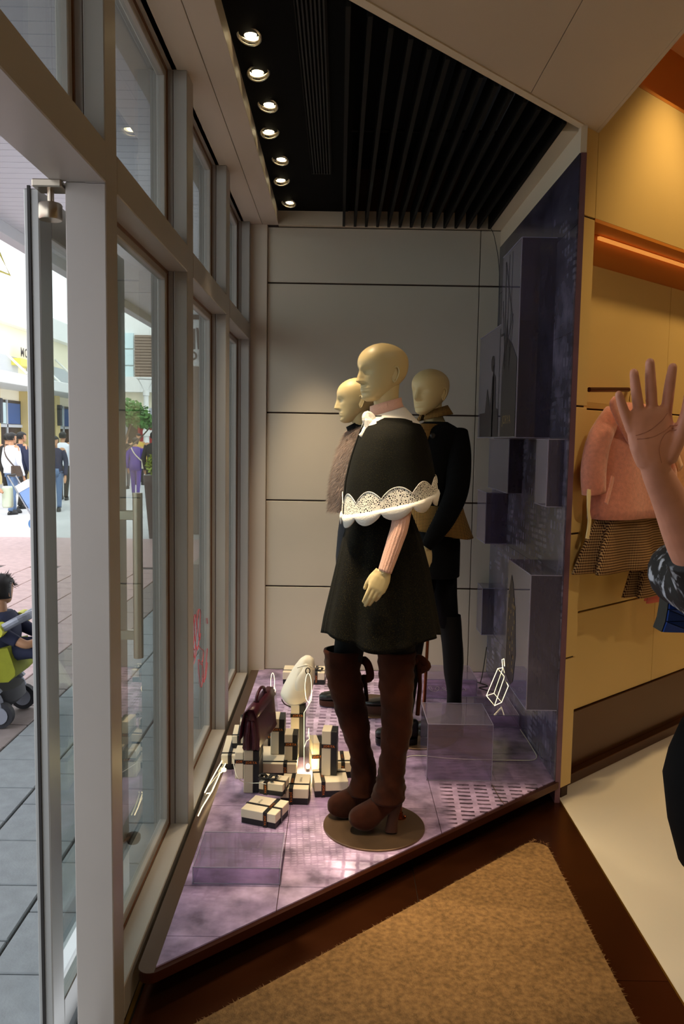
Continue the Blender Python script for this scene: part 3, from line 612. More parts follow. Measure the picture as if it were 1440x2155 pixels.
def figure(loc, face, h, top, legs, label, group=None, armL=(.1, -.02, .0), armR=(.1, -.02, 0), stride=.12, topm_len=.0, bag=None, hair='hair_black', hcut=.30, hpuff=.05):
    """standing or walking person; +x is forward; scaled from a 1.7 m body. arm = hand offset (forward, out, up) from hanging rest"""
    s = h/1.7
    t = thing('person', loc, label, 'person', group, rot=(0, 0, face)); loc = Vector((0, 0, 0)); H = .225
    body = head_mesh(H, 26, 28).xf(Matrix.Translation((.02, 0, 1.475))); limb(body, [(-.01, 0, 1.36), (-.005, 0, 1.44), (.0, 0, 1.52)], [.062, .052, .05], 12)
    hands = []
    sleeves = []
    for sg, ar in ((1, armL), (-1, armR)):
        sh = Vector((0, sg*.185, 1.37)); hd = Vector((ar[0], sg*(.25+ar[1]), .80+ar[2])); el = (sh+hd)/2+Vector((-.05, sg*.03, -.01))
        sleeves.append((sh, el, hd)); dirv = (hd-el).normalized()
        limb(body, [(0, 0, 1.38), (0, sg*.10, 1.38), sh, el, hd, hd+dirv*.06, hd+dirv*.12, hd+dirv*.17], [.05, .05, .05, .036, .026, .032, .028, .014], 10, flat=.7)
    S = Matrix.Scale(s, 4)
    obj('body', body.xf(S), 'skin', t, smooth=True, local=True)
    tm = MB(); rg = []
    zb = .86-topm_len
    for z, rx, ry in ((zb, .125, .185), (.95, .12, .175), (1.08, .11, .155), (1.2, .12, .170), (1.32, .115, .185), (1.39, .09, .165), (1.435, .062, .075)): rg.append(ellring((-.01, 0, z), rx, ry, n=24, p=2.3))
    tm.loft(rg, cap0=True)
    for sh, el, hd in sleeves: limb(tm, [sh+Vector((0, -sh.y*.15, .0)), sh.lerp(el, .5), el, el.lerp(hd, .95)], [.07, .062, .052, .042], 12)
    obj('top', tm.xf(S), top, t, smooth=True, local=True)
    lg = MB(); lg.loft([ellring((0, 0, z), rx, ry, n=24) for z, rx, ry in ((.78, .12, .18), (.88, .122, .178), (.97, .115, .165))])
    for sg in (1, -1):
        sh_ = MB()
        fx = stride*sg; limb(lg, [(0, sg*.085, .90), (fx*.45+.015, sg*.09, .50), (fx-.01, sg*.09, .08)], [.095, .066, .048], 14)
        sh_.loft([ellring((fx+.05, sg*.09, z), a, b, n=18, p=2.4) for z, a, b in ((0, .125, .042), (.03, .128, .045), (.07, .10, .042), (.10, .05, .038))])
        obj('shoe', sh_.xf(S), 'shoe_black', t, smooth=True, local=True)
    obj('trousers', lg.xf(S), legs, t, smooth=True, local=True)
    obj('hair', hair_cap(H, hcut, hpuff, 28).xf(S @ Matrix.Translation((.02, 0, 1.475))), hair, t, smooth=True, local=True)
    if bag:
        side = bag[1]; b = MB().loft([ellring((-.05, side*.23, z), .14, .05, n=20, p=3) for z in (.80, .86, .98, 1.02)]); bo = obj('shoulder_bag', b.xf(S), bag[0], t, smooth=50, local=True)
        obj('strap', MB().tube(bez([(-.10, side*.21, 1.0), (-.14, 0, 1.22), (-.06, -side*.13, 1.44), (.06, -side*.10, 1.40), (.13, side*.02, 1.2), (.05, side*.2, 1.0)], 6), .016, 6, flat=.3).xf(S), bag[0], bo, local=True)
    return t

# ---------------------------------------------------------------- the street outside
GZ = -.08
mat('paver_grey', '#8d9498', .7, noise=(14, .12), bump=(120, .25)); mat('paver_pink', '#b29a9a', .75, noise=(12, .12), bump=(120, .25)); mat('paver_dark', '#8a7f7c', .7, noise=(12, .12), bump=(120, .25)); mat('joint', '#4c4a4a', .9); mat('plaza', '#b9babb', .8, noise=(1, .08))
gr = struct('ground_street', MB().box(-40, -.70, -10, 60, GZ-.2, GZ-.012), 'joint')
PAV = {}
for k, m_ in enumerate(('paver_grey', 'paver_dark', 'paver_pink')):
    PAV[k] = bpy.data.meshes.new('paver')
    b = MB().bbox(-.17, .17, -.162, .162, -.03, 0, .004); PAV[k].from_pydata([tuple(v) for v in b.v], [], b.f); PAV[k].materials.append(M[m_])
np_ = 0
for j in range(26):
    for i in range(11):
        x = -.90-.35*i; y = 1.55+.333*j+(.166 if i % 2 else 0)
        if x/(y+.0) < -.53 and y > 2: continue
        k = 0 if x > -1.75 else (1 if x > -2.12 else 2)
        if x < -.42*y-.9: continue
        o = bpy.data.objects.new('paver', PAV[k]); link(o, gr); o.location = (x, y, GZ+random.uniform(-.002, .001)); np_ += 1
obj('paving_field', MB().box(-12, -.70, 10.2, 13.0, GZ-.03, GZ), 'paver_pink', gr); obj('paving_field', MB().box(-40, -.70, 13.0, 60, GZ-.03, GZ-.001), 'plaza', gr)
obj('paving_field', MB().box(-40, -4.9, -10, 10.2, GZ-.03, GZ-.004), 'paver_pink', gr); obj('paving_field', MB().box(-4.9, -.70, -10, 1.37, GZ-.03, GZ-.004), 'paver_grey', gr)
# canopy
mat('soffit_board', '#c6c8d2', .45); mat('fascia', '#b9bcc4', .5)
cz = 3.30
cp = struct('canopy', MB().box(-2.85, -.70, -3, 15, cz+.014, cz+.3), 'fascia')
sb = obj('soffit_board', MB().bbox(-2.74, -.72, -.054, .054, cz, cz+.016, .003), 'soffit_board', cp); sb.location = (0, 1.6, 0)
for k in range(1, 76): share(sb, (0, 1.6+.11*k, 0))
obj('soffit_board_field', MB().box(-2.74, -.72, 9.92, 15, cz, cz+.012), 'soffit_board', cp); obj('soffit_board_field', MB().box(-2.74, -.72, -3, 1.54, cz, cz+.012), 'soffit_board', cp)
obj('fascia', MB().bbox(-2.86, -2.74, -3, 15, cz-.10, cz+.3, .004), 'fascia', cp); obj('fascia', MB().bbox(-2.95, -2.86, -3, 15, cz-.02, cz+.35, .004), 'fascia', cp)
# hanging triangle sign at the far left
hs = thing('hanging_sign', (-2.6, 6.2, 3.0), 'yellow triangular outline sign hanging at the left edge under the canopy', 'sign')
c0 = PY(-12, 548, 6.2); obj('outline', MB().tube([c0+Vector((-.12, 0, .13)), c0+Vector((.02, 0, .10)), c0+Vector((.115, 0, -.105)), c0+Vector((-.12, 0, -.02))], .012, 6, closed=True), mat('sign_yellow', '#d8d060', .4), hs)
obj('hanger', MB().tube([c0+Vector((-.12, 0, .13)), (c0.x-.12, c0.y, cz)], .006, 6), 'fascia', hs)
# neighbouring shop further along on this side
mat('stone_brown', '#8d8178', .7, noise=(20, .06)); mat('wall_yellow', '#d9c48a', .8); mat('wall_cream', '#efe6cc', .85); mat('wall_white', '#e9e9e6', .8); mat('louvre_brown', '#8b7868', .7); mat('pane_pale', '#cfe6ea', .15); mat('shop_dark', '#3c342e', .4); mat('shop_red', '#b03434', .5); mat('mullion', '#b8bcc0', .5); mat('awning', '#dcdcda', .6)
nb = thing('neighbour_shop', (-1.0, 9, GZ), 'yellow shop front on brown stone base beyond the display window', 'building')
obj('wall', MB().box(-1.3, -.72, 8.1, 15, .42, cz), 'wall_yellow', nb); obj('stone_base', MB().box(-1.34, -.72, 7.36, 15, GZ, .42), 'stone_brown', nb)
for k in range(4): obj('base_slab', MB().bbox(-1.355, -1.34, 7.37+k*1.1, 7.37+k*1.1+1.09, GZ, .415, .003), 'stone_brown', nb)
pl = thing('stone_pillar', (-2.45, 13.8, GZ), 'brown stone canopy pillar with yellow side strip seen through the second window', 'pillar')
obj('shaft', MB().box(-2.55, -2.30, 13.7, 14.1, GZ, cz), 'stone_brown', pl); obj('side_strip', MB().box(-2.30, -2.14, 13.72, 14.08, .75, cz), 'wall_yellow', pl)
obj('footing', MB().bbox(-2.33, -2.08, 13.62, 14.1, GZ, .76, .01), 'stone_brown', pl)
sg = thing('shop_sign', (-1.55, 8, 2.7), 'white hanging shop sign with brown logo over letters OIS seen through glass', 'sign')
q0 = PY(398, 770, 8.0); q1 = PY(431, 650, 8.0)
obj('board', MB().bbox(q0.x, min(q1.x+.05, -1.345), 7.99, 8.05, q0.z, cz, .004), 'wall_white', sg)
mat('sign_ink', '#6d5a4a', .6)
pc = PY(416, 750, 7.985); obj('lettering', lettering('OIS', .115, frame_m(pc, (1, 0, 0), (0, 0, 1)), .003), 'sign_ink', sg)
for pts in ([(404, 692), (411, 692), (411, 735), (404, 735)], [(413, 690), (417, 690), (430, 735), (416, 735)]):
    q = [PY(a, b, 7.985) for a, b in pts]; mb = MB(); mb.v = q; mb.f = [(3, 2, 1, 0)]; obj('logo_stroke', mb, 'sign_ink', sg)
obj('logo_stroke', MB().box(PY(400, 668, 7.985).x, q1.x, 7.984, 7.986, PY(400, 672, 7.985).z, PY(400, 662, 7.985).z), 'sign_ink', sg)
# shops opposite (run along the street) and the block that closes the street
XA = -11.3
ba = thing('opposite_shops', (XA, 28, GZ), 'cream parade of shops across the street with yellow sign and flat awning', 'building')
obj('wall', MB().box(XA-4, XA, 16, 34.7, GZ, 5.2), 'wall_cream', ba); obj('parapet', MB().box(XA-4, XA+.35, 16, 34.7, 5.2, 5.95), 'wall_white', ba)
obj('awning', MB().bbox(XA-.2, XA+1.5, 16, 34.7, 3.05, 3.4, .02), 'awning', ba)
for k, y in enumerate((23.5, 26.4, 29.2, 32.0)):
    sf = obj('shop_front', MB().box(XA-.1, XA+.05, y, y+2.3, GZ, 2.7), 'shop_dark', ba)
    obj('pane', MB().box(XA+.05, XA+.07, y+.1, y+1.0, 1.9, 2.6), 'pane_pale', sf); obj('pane', MB().box(XA+.05, XA+.07, y+1.1, y+2.2, 1.9, 2.6), mat('shop_blue%d' % k, '#3d5a8c', .4), sf)
    obj('glazing_bar', MB().box(XA+.05, XA+.1, y, y+2.3, 1.78, 1.88).box(XA+.05, XA+.1, y+1.0, y+1.08, GZ, 2.7), 'mullion', sf)
    obj('pier', MB().box(XA, XA+.3, y-.5, y, GZ, 3.05), 'wall_yellow', ba); obj('wall_lamp', MB().bbox(XA+.3, XA+.45, y-.35, y-.15, 1.9, 2.7, .02), 'cloth_grey', ba)
    obj('stay', MB().tube([(XA+1.3, y, 3.4), (XA, y+.4, 4.5)], .04, 6), 'awning', ba); obj('upper_recess', MB().box(XA, XA+.03, y+.2, y+2.2, 3.5, 4.2), 'mullion', ba)
ys_ = PX(30, 740, XA+.06).y
obj('sign_panel', MB().bbox(XA, XA+.35, ys_-.2, ys_+2.6, PX(42, 768, XA+.35).z, PX(42, 753, XA+.35).z, .01), 'sign_yellow', ba)
zl_ = PX(42, 741, XA+.36).z; obj('sign_lettering', lettering('MOUNT', .42, frame_m((XA+.36, ys_+.62, zl_), (0, 1, 0), (0, 0, 1)), .012), 'shop_dark', ba)
bb = thing('street_end_block', (-5, 36, GZ), 'white and cream building closing the street, with brown louvre panel upstairs', 'building')
obj('wall', MB().box(-11.3, 6, 36, 40, GZ, 7.2), 'wall_white', bb); obj('cream_band', MB().box(-11.3, 6, 35.9, 36, 2.75, 3.45), 'wall_cream', bb); obj('white_band', MB().box(-11.3, 6, 35.5, 36, 3.45, 4.1), 'wall_white', bb)
obj('shop_band', MB().box(-11.3, 6, 35.85, 36, GZ, 2.45), 'shop_dark', bb); obj('awning', MB().box(-11.3, 6, 34.9, 36, 2.45, 2.75), 'fascia', bb)
for x in (-10.4, -8.9, -7.6, -6.2): obj('shop_poster', MB().box(x, x+.7, 35.8, 35.85, .9, 1.9), 'shop_red', bb); obj('door_frame', MB().box(x+.85, x+1.05, 35.78, 35.85, GZ, 2.3), 'mullion', bb)
lv0 = PY(285, 803, 35.9); lv1 = PY(336, 706, 35.9)
lv = obj('louvre_panel', MB().box(lv0.x, lv1.x+.7, 35.84, 36, lv0.z, lv1.z), 'louvre_brown', bb)
for k in range(16): z = lv0.z+(lv1.z-lv0.z)*(k+.2)/16; obj('louvre_slat', MB().box(lv0.x, lv1.x+.7, 35.80, 35.84, z, z+.08), 'louvre_brown', lv)
for k in range(3): z = lv0.z+k*.72; obj('window_pane', MB().box(lv0.x-.85, lv0.x-.08, 35.9, 36, z, z+.66), 'pane_pale', bb); obj('window_pane', MB().box(lv0.x-1.75, lv0.x-.93, 35.9, 36, z, z+.66), 'pane_pale', bb)
# street lamp with finger signs
lx = PY(308, 900, 30).x
sl = thing('street_lamp', (lx, 30, GZ), 'pale street lamp with V shaped head and direction boards', 'street lamp')
obj('post', MB().lathe((lx, 30, GZ), [(.11, 0), (.11, 2.2), (.09, 3.1), (.12, 3.12), (.12, 3.3)], 14), 'wall_white', sl)
for s_ in (-1, 1): obj('arm', MB().tube([(lx+s_*.05, 30, 3.2), (lx+s_*.28, 30, 3.62)], .02, 6), 'wall_white', sl)
obj('lamp_head', MB().lathe((lx, 30, 3.62), [(.02, 0), (.34, .01), (.34, .05), (.05, .07)], 20), 'awning', sl)
for z, x0, x1 in ((1.95, -.55, .62), (1.55, -.1, .62)): obj('direction_board', MB().bbox(lx+x0, lx+x1, 29.86, 29.89, z, z+.22, .01), 'wall_white', sl)
# planter with clipped yellow shrub
mat('planter_brown', '#5a4e48', .5); mat('leaf_yellow', '#8fa336', .6, noise=(30, .3)); mat('leaf_green', '#5f8f4a', .6, noise=(20, .3)); mat('bark', '#6b5a4c', .9)
px_, py_ = -2.92, 13.2
pt = thing('planter', (px_, py_, GZ), 'tall tapered brown planter with clipped yellow green shrub', 'planter')
obj('pot', MB().loft([ellring((px_, py_, z), a, a, n=4*5, p=8) for z, a in ((GZ, .16), (.80, .225), (.82, .235), (.86, .235), (.92, .24), (.95, .24))]), 'planter_brown', pt, smooth=40)
def leaves(c, rad, cnt, ln, seed, sq=1.0):
    g = random.Random(seed); mb = MB()
    for k in range(cnt):
        d = Vector((g.gauss(0, 1), g.gauss(0, 1), g.gauss(0, 1))).normalized()*(g.random()**.4); p = Vector(c)+Vector((d.x*rad[0], d.y*rad[1], d.z*rad[2]))
        a = Vector((g.gauss(0, 1), g.gauss(0, 1), g.gauss(0, 1)*sq)).normalized()*ln*g.uniform(.6, 1.2); b = a.cross(Vector((g.gauss(0, 1), g.gauss(0, 1), g.gauss(0, 1)))).normalized()*ln*.32
        mb.poly([p, p+a*.5+b, p+a, p+a*.5-b], [(0, 1, 2, 3)])
    return mb
obj('shrub', leaves((px_, py_, 1.12), (.2, .2, .22), 900, .06, 2), 'leaf_yellow', pt, kind='stuff')
tx = PY(285, 870, 20).x
tr = thing('street_tree', (tx-.4, 20, GZ), 'young street tree with loose light green leaves before the end building', 'tree')
tk = MB(); limb(tk, [(tx-.45, 20, GZ), (tx-.4, 20, 1.0), (tx-.2, 20, 1.6), (tx, 20, 2.2)], [.05, .04, .03, .015], 8); limb(tk, [(tx-.38, 20, 1.1), (tx+.1, 20, 1.5), (tx+.5, 20, 1.95)], [.03, .02, .01], 6); limb(tk, [(tx-.3, 20, 1.35), (tx-.6, 20, 1.9), (tx-.7, 20, 2.3)], [.025, .018, .01], 6)
obj('trunk', tk, 'bark', tr, smooth=True)
lf = leaves((tx-.25, 20, 2.15), (.55, .5, .32), 900, .13, 4, .4); lf.join(leaves((tx+.3, 20, 1.95), (.45, .4, .2), 500, .13, 5, .4)); obj('foliage', lf, 'leaf_green', tr, kind='stuff')
# passers-by
def at(px, py): p = PZ(px, py, GZ); return (p.x, p.y, GZ)
figure(at(27, 1082), R(60), 1.68, 'shirt_white', 'denim', 'person in pale shirt seen from behind with brown cross body bag', bag=('bag_brown', -1))
figure(at(47, 1070), R(50), 1.70, 'cloth_navy', 'cloth_dark', 'person in navy jacket walking away beside the pale shirted one', stride=.1)
figure(at(18, 1062), R(80), 1.66, 'cloth_dark', 'cloth_dark', 'person in black top partly hidden behind the pale shirt', stride=.1)
figure(at(286, 1043), R(95), 1.60, 'cloth_purple', 'cloth_purple', 'person in purple coat and trousers with beige shoulder bag', bag=('bag_beige', -1), stride=.16, topm_len=.12, hpuff=.07, hcut=.12)
figure(at(325, 1062), R(88), 1.76, 'cloth_dark', 'cloth_dark', 'person in long dark padded coat beside the planter', topm_len=.3)
figure(at(292, 1020), R(-60), 1.72, 'cloth_yellow', 'cloth_dark', 'person in yellow top walking towards the window')
figure(at(266, 1028), R(-90), 1.66, 'cloth_dark', 'cloth_grey', 'person in dark top near the left edge of the first window', hcut=.15)
figure(at(118, 1075), R(-80), 1.62, 'cloth_navy', 'denim', 'person in navy top and jeans glimpsed beside the door frame')
figure(at(134, 1052), R(95), 1.72, 'shirt_white', 'cloth_dark', 'person in pale grey shirt and dark trousers glimpsed beside the door frame')
figure(at(404, 1030), R(90), 1.66, 'cloth_blue', 'cloth_grey', 'person in bright blue shirt seen through the second window')
tp = figure((-5.42, 11.55, GZ), R(-8), 1.6, 'cloth_dark', 'cloth_dark', 'person in dark quilted sleeve pulling the blue shopping trolley', armL=(.50, -.12, .16), armR=(.1, -.02, 0))
# shopping trolley
mat('trolley_blue', '#7fa2d6', .6); mat('trolley_white', '#d9e0e6', .6); mat('bag_green', '#cfe0c8', .7); mat('metal_light', '#b8bcc2', .35, metal=.8)
tb = Vector(at(36, 1090)); tb.y = 11.9; tb.x = PY(36, 1090, 11.9).x
ty = thing('shopping_trolley', tb, 'blue and white wheeled shopping trolley with pale green bag hung on it', 'trolley')
ax_ = Vector((.5, 0, -.86)).normalized(); hd_ = PY(24, 1000, 11.9)
def on(t, dy=0, sd=0): return hd_+ax_*t+Vector((sd*.86, dy, sd*.5))
for d_ in (-.14, .14): obj('rail', MB().tube([on(0, d_), on(.78, d_)], .012, 8), 'metal_light', ty)
obj('handle', MB().tube([on(0, -.14), on(0, .14)], .016, 8), 'gasket', ty)
obj('bag_body', MB().loft([[on(t, -w_, .03), on(t, w_, .03), on(t, w_, .03+dp), on(t, -w_, .03+dp)] for t, w_, dp in ((.2, .14, .12), (.26, .17, .2), (.5, .17, .2), (.64, .15, .16))]), 'trolley_blue', ty)
obj('flap', MB().loft([[on(t, -.175, .025), on(t, .175, .025), on(t, .175, .24), on(t, -.175, .24)] for t in (.19, .30)]), 'trolley_white', ty)
for d_ in (-.2, .2): obj('wheel', MB().tube([on(.80, d_-.02), on(.80, d_+.02)], .085, 20), mat('wheel_blue', '#4f7fb5', .5) if d_ < 0 else 'wheel_blue', ty)
obj('hanging_bag', MB().loft([ellring((hd_.x+.02, hd_.y-.2, hd_.z+z), a, .06, n=18, p=3) for z, a in ((-.46, .06), (-.44, .075), (-.3, .075), (-.18, .07), (-.15, .06))]), 'bag_green', ty, smooth=True)
# stroller close to the door with a child in it
mat('stroller_grey', '#8f93a0', .4, metal=.3); mat('stroller_green', '#8b8f1c', .75, noise=(20, .1)); mat('stroller_lime', '#c9c83a', .5); mat('tyre', '#23232a', .7)
S0 = Vector((-1.93, 4.66, GZ))
ps = thing('stroller', S0, 'grey framed baby stroller with lime green seat outside the door', 'stroller')
def sp(x, y, z): return S0+Vector((x, y, z+0.0))
for dy in (-.17, .17):
    for wx in (.02, -.62):
        wh = obj('wheel', MB().tube([sp(wx, dy-.02, .075), sp(wx, dy+.02, .075)], .075, 24), 'tyre', ps, smooth=40); obj('hub', MB().tube([sp(wx, dy-.026, .075), sp(wx, dy+.026, .075)], .05, 20), 'stroller_grey', wh)
    obj('fork', MB().tube(bez([sp(.02, dy, .075), sp(.0, dy, .17), sp(-.08, dy, .22)], 5), .028, 8), 'stroller_grey', ps)
    obj('front_leg', MB().tube([sp(.02, dy, .20), sp(-.14, dy, .36), sp(-.46, dy, .86), sp(-.62, dy, 1.02)], .02, 8), 'stroller_grey', ps)
    obj('rear_leg', MB().tube([sp(-.62, dy, .075), sp(-.20, dy, .46), sp(.02, dy, .55)], .02, 8), 'stroller_grey', ps)
    obj('armrest', MB().tube(bez([sp(-.42, dy, .46), sp(-.2, dy, .52), sp(.05, dy, .58)], 5), .024, 8), 'stroller_grey', ps)
    obj('joint_cap', MB().tube([sp(.02, dy-.045, .565), sp(.02, dy+.045, .565)], .04, 20), 'stroller_lime', ps)
obj('bumper_bar', MB().tube(bez([sp(.05, -.17, .58), sp(.14, -.15, .63), sp(.18, 0, .64), sp(.14, .15, .63), sp(.05, .17, .58)], 6), .024, 10), 'stroller_grey', ps)
obj('seat', MB().loft([[sp(x, -.15, z), sp(x, .15, z), sp(x, .15, z+h_), sp(x, -.15, z+h_)] for x, z, h_ in ((.10, .30, .03), (.06, .26, .2), (-.1, .25, .18), (-.3, .27, .12), (-.36, .32, .5), (-.44, .5, .42))]), 'stroller_green', ps, smooth=50)
obj('basket', MB().loft([ellring(sp(-.22, 0, z), a, .16, n=20, p=3.5) for z, a in ((.10, .27), (.13, .30), (.20, .29))]), 'cloth_grey', ps, smooth=40)
obj('handle', MB().tube([sp(-.62, -.17, 1.02), sp(-.68, -.1, 1.06), sp(-.68, .1, 1.06), sp(-.62, .17, 1.02)], .02, 8), 'gasket', ps)
H = .175; CH = .17
_sp = sp
def sp(x, y, z): return _sp(x+CH, y, z-.02)
ch = thing('child', sp(-.17, 0, .30), 'small dark haired child in navy top sitting in the stroller', 'person')
cb = head_mesh(H, 26, 28).xf(Matrix.Translation(sp(-.20, 0, .70)) @ Matrix.Rotation(R(78), 4, 'Z')); limb(cb, [sp(-.21, 0, .62), sp(-.21, 0, .74)], [.04, .036], 10)
for s_ in (1, -1): limb(cb, [sp(-.21, 0, .62), sp(-.17, s_*.11, .58), sp(-.03, s_*.13, .50), sp(.02, s_*.10, .50)], [.04, .03, .026, .022], 8)
obj('body', cb, 'skin', ch, smooth=True)
ctop = MB().loft([ellring(sp(-.20, 0, z), a, b, n=20, p=2.4) for z, a, b in ((.44, .09, .11), (.52, .10, .125), (.60, .09, .125), (.66, .055, .07))])
for s_ in (1, -1): limb(ctop, [sp(-.2, s_*.10, .61), sp(-.15, s_*.125, .56), sp(-.06, s_*.13, .51)], [.045, .04, .034], 8)
obj('top', ctop, 'cloth_navy', ch, smooth=True)
ctr = MB()
for s_ in (1, -1): limb(ctr, [sp(-.2, 0, .45), sp(-.16, s_*.05, .43), sp(.02, s_*.07, .44), sp(.05, s_*.07, .34)], [.075, .06, .045, .035], 10)
obj('trousers', ctr, 'cloth_navy', ch, smooth=True)
hc = hair_cap(H, .22, .06, 32).xf(Matrix.Translation(sp(-.20, 0, .70)) @ Matrix.Rotation(R(78), 4, 'Z')); g = random.Random(9)
for k in range(160):
    d = Vector((g.gauss(0, 1), g.gauss(0, 1), abs(g.gauss(0, .9)))).normalized(); p = sp(-.215, 0, .70+H*.62)+Vector((d.x*.082, d.y*.072, d.z*.075)); e = p+d*g.uniform(.01, .035)+Vector((0, 0, g.uniform(-.02, .005))); hc.tube([p, e], [.0022, .0006], 3)
obj('hair', hc, 'hair_black', ch, smooth=True)
# ---------------------------------------------------------------- mannequins
mat('mannequin_ivory', '#d0ba88', .42, spec=.35); mat('base_bronze', '#6b5644', .38, metal=.7, noise=(5, .15)); mat('rod_copper', '#9a5a38', .25, metal=1.0)
mat('knit_pink', '#e9b6a0', .8, bump=(260, .6), sheen=.3); mat('wool_white', '#efe9e0', .85, bump=(180, .4), sheen=.2); mat('tights_black', '#06070a', .75, spec=.15)
mat('suede_brown', '#36170a', .92, noise=(6, .6), bump=(22, 1.0), sheen=.10, spec=.12); mat('suede_dark', '#3c1c0e', .85, noise=(9, .3)); mat('leather_black', '#0e1012', .3)
def speckle(name, base, spot, scale, lo, rough=.9, bump=.5):
    m = mat(name, base, rough, spec=.15); nt = m.node_tree; n = nt.nodes; l = nt.links; tc = n.new('ShaderNodeTexCoord'); t = n.new('ShaderNodeTexNoise'); t.inputs['Scale'].default_value = scale; t.inputs['Detail'].default_value = 2
    l.new(tc.outputs['Object'], t.inputs['Vector']); r = n.new('ShaderNodeMapRange'); r.inputs[1].default_value = lo; r.inputs[2].default_value = lo+.12; l.new(t.outputs['Fac'], r.inputs[0])
    x = n.new('ShaderNodeMix'); x.data_type = 'RGBA'; x.inputs[6].default_value = hx(base); x.inputs[7].default_value = hx(spot); l.new(r.outputs[0], x.inputs[0]); l.new(x.outputs[2], n['Principled BSDF'].inputs['Base Color'])
    u = n.new('ShaderNodeBump'); u.inputs['Strength'].default_value = bump; u.inputs['Distance'].default_value = .003; l.new(t.outputs['Fac'], u.inputs['Height']); l.new(u.outputs[0], n['Principled BSDF'].inputs['Normal'])
    return m
def tweed(name, a, b, pitch, az=0.0):
    m = mat(name, a, .9, spec=.1); nt = m.node_tree; n = nt.nodes; l = nt.links; tc = n.new('ShaderNodeTexCoord'); sx = n.new('ShaderNodeSeparateXYZ'); l.new(tc.outputs['Object'], sx.inputs[0]); ma = n.new('ShaderNodeMath'); ma.operation = 'MULTIPLY_ADD'; ma.inputs[1].default_value = math.tan(az); l.new(sx.outputs[1], ma.inputs[0]); l.new(sx.outputs[0], ma.inputs[2]); cb = n.new('ShaderNodeCombineXYZ'); l.new(ma.outputs[0], cb.inputs[0]); l.new(sx.outputs[2], cb.inputs[1]); cb.inputs[2].default_value = .0001; mp = n.new('ShaderNodeMapping'); mp.inputs['Rotation'].default_value = (0, 0, R(45)); l.new(cb.outputs[0], mp.inputs[0])
    k = n.new('ShaderNodeTexChecker'); k.inputs['Scale'].default_value = 2/pitch; k.inputs[1].default_value = hx(a); k.inputs[2].default_value = hx(b); l.new(mp.outputs[0], k.inputs[0]); l.new(k.outputs[0], n['Principled BSDF'].inputs['Base Color']); return m
speckle('boucle_black', '#060605', '#3a3218', 420, .57); speckle('boucle_cape', '#070706', '#26230f', 380, .55); tweed('tweed_gold', '#a8824a', '#1c140e', .009)
mat('knit_black', '#050506', .9, bump=(120, .8), spec=.12); mat('cloth_black', '#050506', .85, spec=.15)
def sil(y0, rows):
    out = []
    for r in rows:
        a = PY(r[1], r[0], y0); b = PY(r[2], r[0], y0); c = (a+b)/2; c.y = y0+(r[4] if len(r) > 4 else 0); out.append((c, (b-a).length/2, r[3]))
    return out
def base_set(name, c, label, rod, top):
    t = thing(name, (c[0], c[1], .1), label, 'mannequin', 'mannequins in the window')
    obj('base_plate', MB().disc(c, .197, .1, .108, 64), 'base_bronze', t, smooth=30)
    rd = obj('support_rod', MB().tube([(rod[0], rod[1], .108), (rod[2], rod[3], top)], .0085, 14), 'rod_copper', t, smooth=40)
    obj('flange', MB().lathe((rod[0], rod[1], .108), [(.026, 0), (.026, .004), (.012, .006), (.012, .02)], 20), 'rod_copper', rd, smooth=30)
    for s_ in (-1, 1): obj('screw', MB().lathe((rod[0]+s_*.019, rod[1]-.008, .112), [(.005, 0), (.005, .005), (.002, .007)], 8), 'rod_copper', rd)
    return t
def put_head(t, px, py_top, y, H, phi, lean=0, neck=None, nodx=0):
    """head with crown at the given pixel, turned phi degrees to the left of the camera; neck joins it"""
    c = PY(px, py_top, y); z0 = c.z-H; Mh = Matrix.Translation((c.x, y, z0)) @ Matrix.Rotation(R(-90-phi), 4, 'Z') @ Matrix.Rotation(R(lean), 4, 'Y')
    mb = head_mesh(H, 60, 72).xf(Mh)
    a = Mh @ Vector((-.10*H, 0, .30*H)); a2 = Mh @ Vector((-.09*H, 0, .05*H))
    limb(mb, [a, a2, Vector(neck).lerp(a2, .4), Vector(neck), Vector(neck)+Vector((.01, 0, -.08))], [.050, .047, .047, .054, .085], 20)
    return obj('head', mb, 'mannequin_ivory', t, smooth=True), a2

# --- front mannequin: cape, flared skirt, suede boots
CA = (.157, 3.012)
A = base_set('mannequin', CA, 'front mannequin in black cape with white lace hem and brown suede boots', (.262, 3.075, .262, 3.075), .62)
A['category'] = 'mannequin'
nk = PY(818, 884, 3.0)
put_head(A, 806, 722, 2.985, .206, 63, 4, nk)
# turtleneck, leaning forward
tn_ = MB().loft([ellring(PY(x, y, 3.0), rx, .056, n=28, tilt=(.30, 0)) for x, y, rx in ((819, 886, .070), (816, 872, .063), (813, 856, .0585), (812, 846, .0585), (812, 846, .054), (814, 862, .052))], cap0=False, cap1=False)
obj('turtleneck', tn_, 'knit_pink', A, smooth=True)
CROW = [(878, 776, 866, .085), (890, 768, 877, .145), (903, 760, 886, .185), (920, 752, 893, .207), (954, 739, 902, .222), (995, 728, 909, .230), (1030, 724, 914, .236), (1058, 722, 917, .240)]
CR = sil(3.0, CROW)
def surf(rw, a, v, off=0.0, fold=None, tilt=.0):
    k = min(max(v, 0), 1)*(len(rw)-1); i = min(int(k), len(rw)-2); t = k-i
    c = rw[i][0].lerp(rw[i+1][0], t); rx = rw[i][1]+(rw[i+1][1]-rw[i][1])*t+off; ry = rw[i][2]+(rw[i+1][2]-rw[i][2])*t+off
    q = 1+(fold(a, v) if fold else 0); e = 2/2.15; ca, sa = math.cos(a), math.sin(a)
    return Vector((c.x+rx*q*math.copysign(abs(ca)**e, ca), c.y+ry*q*math.copysign(abs(sa)**e, sa), c.z+tilt*math.cos(a)*rx*v*2))
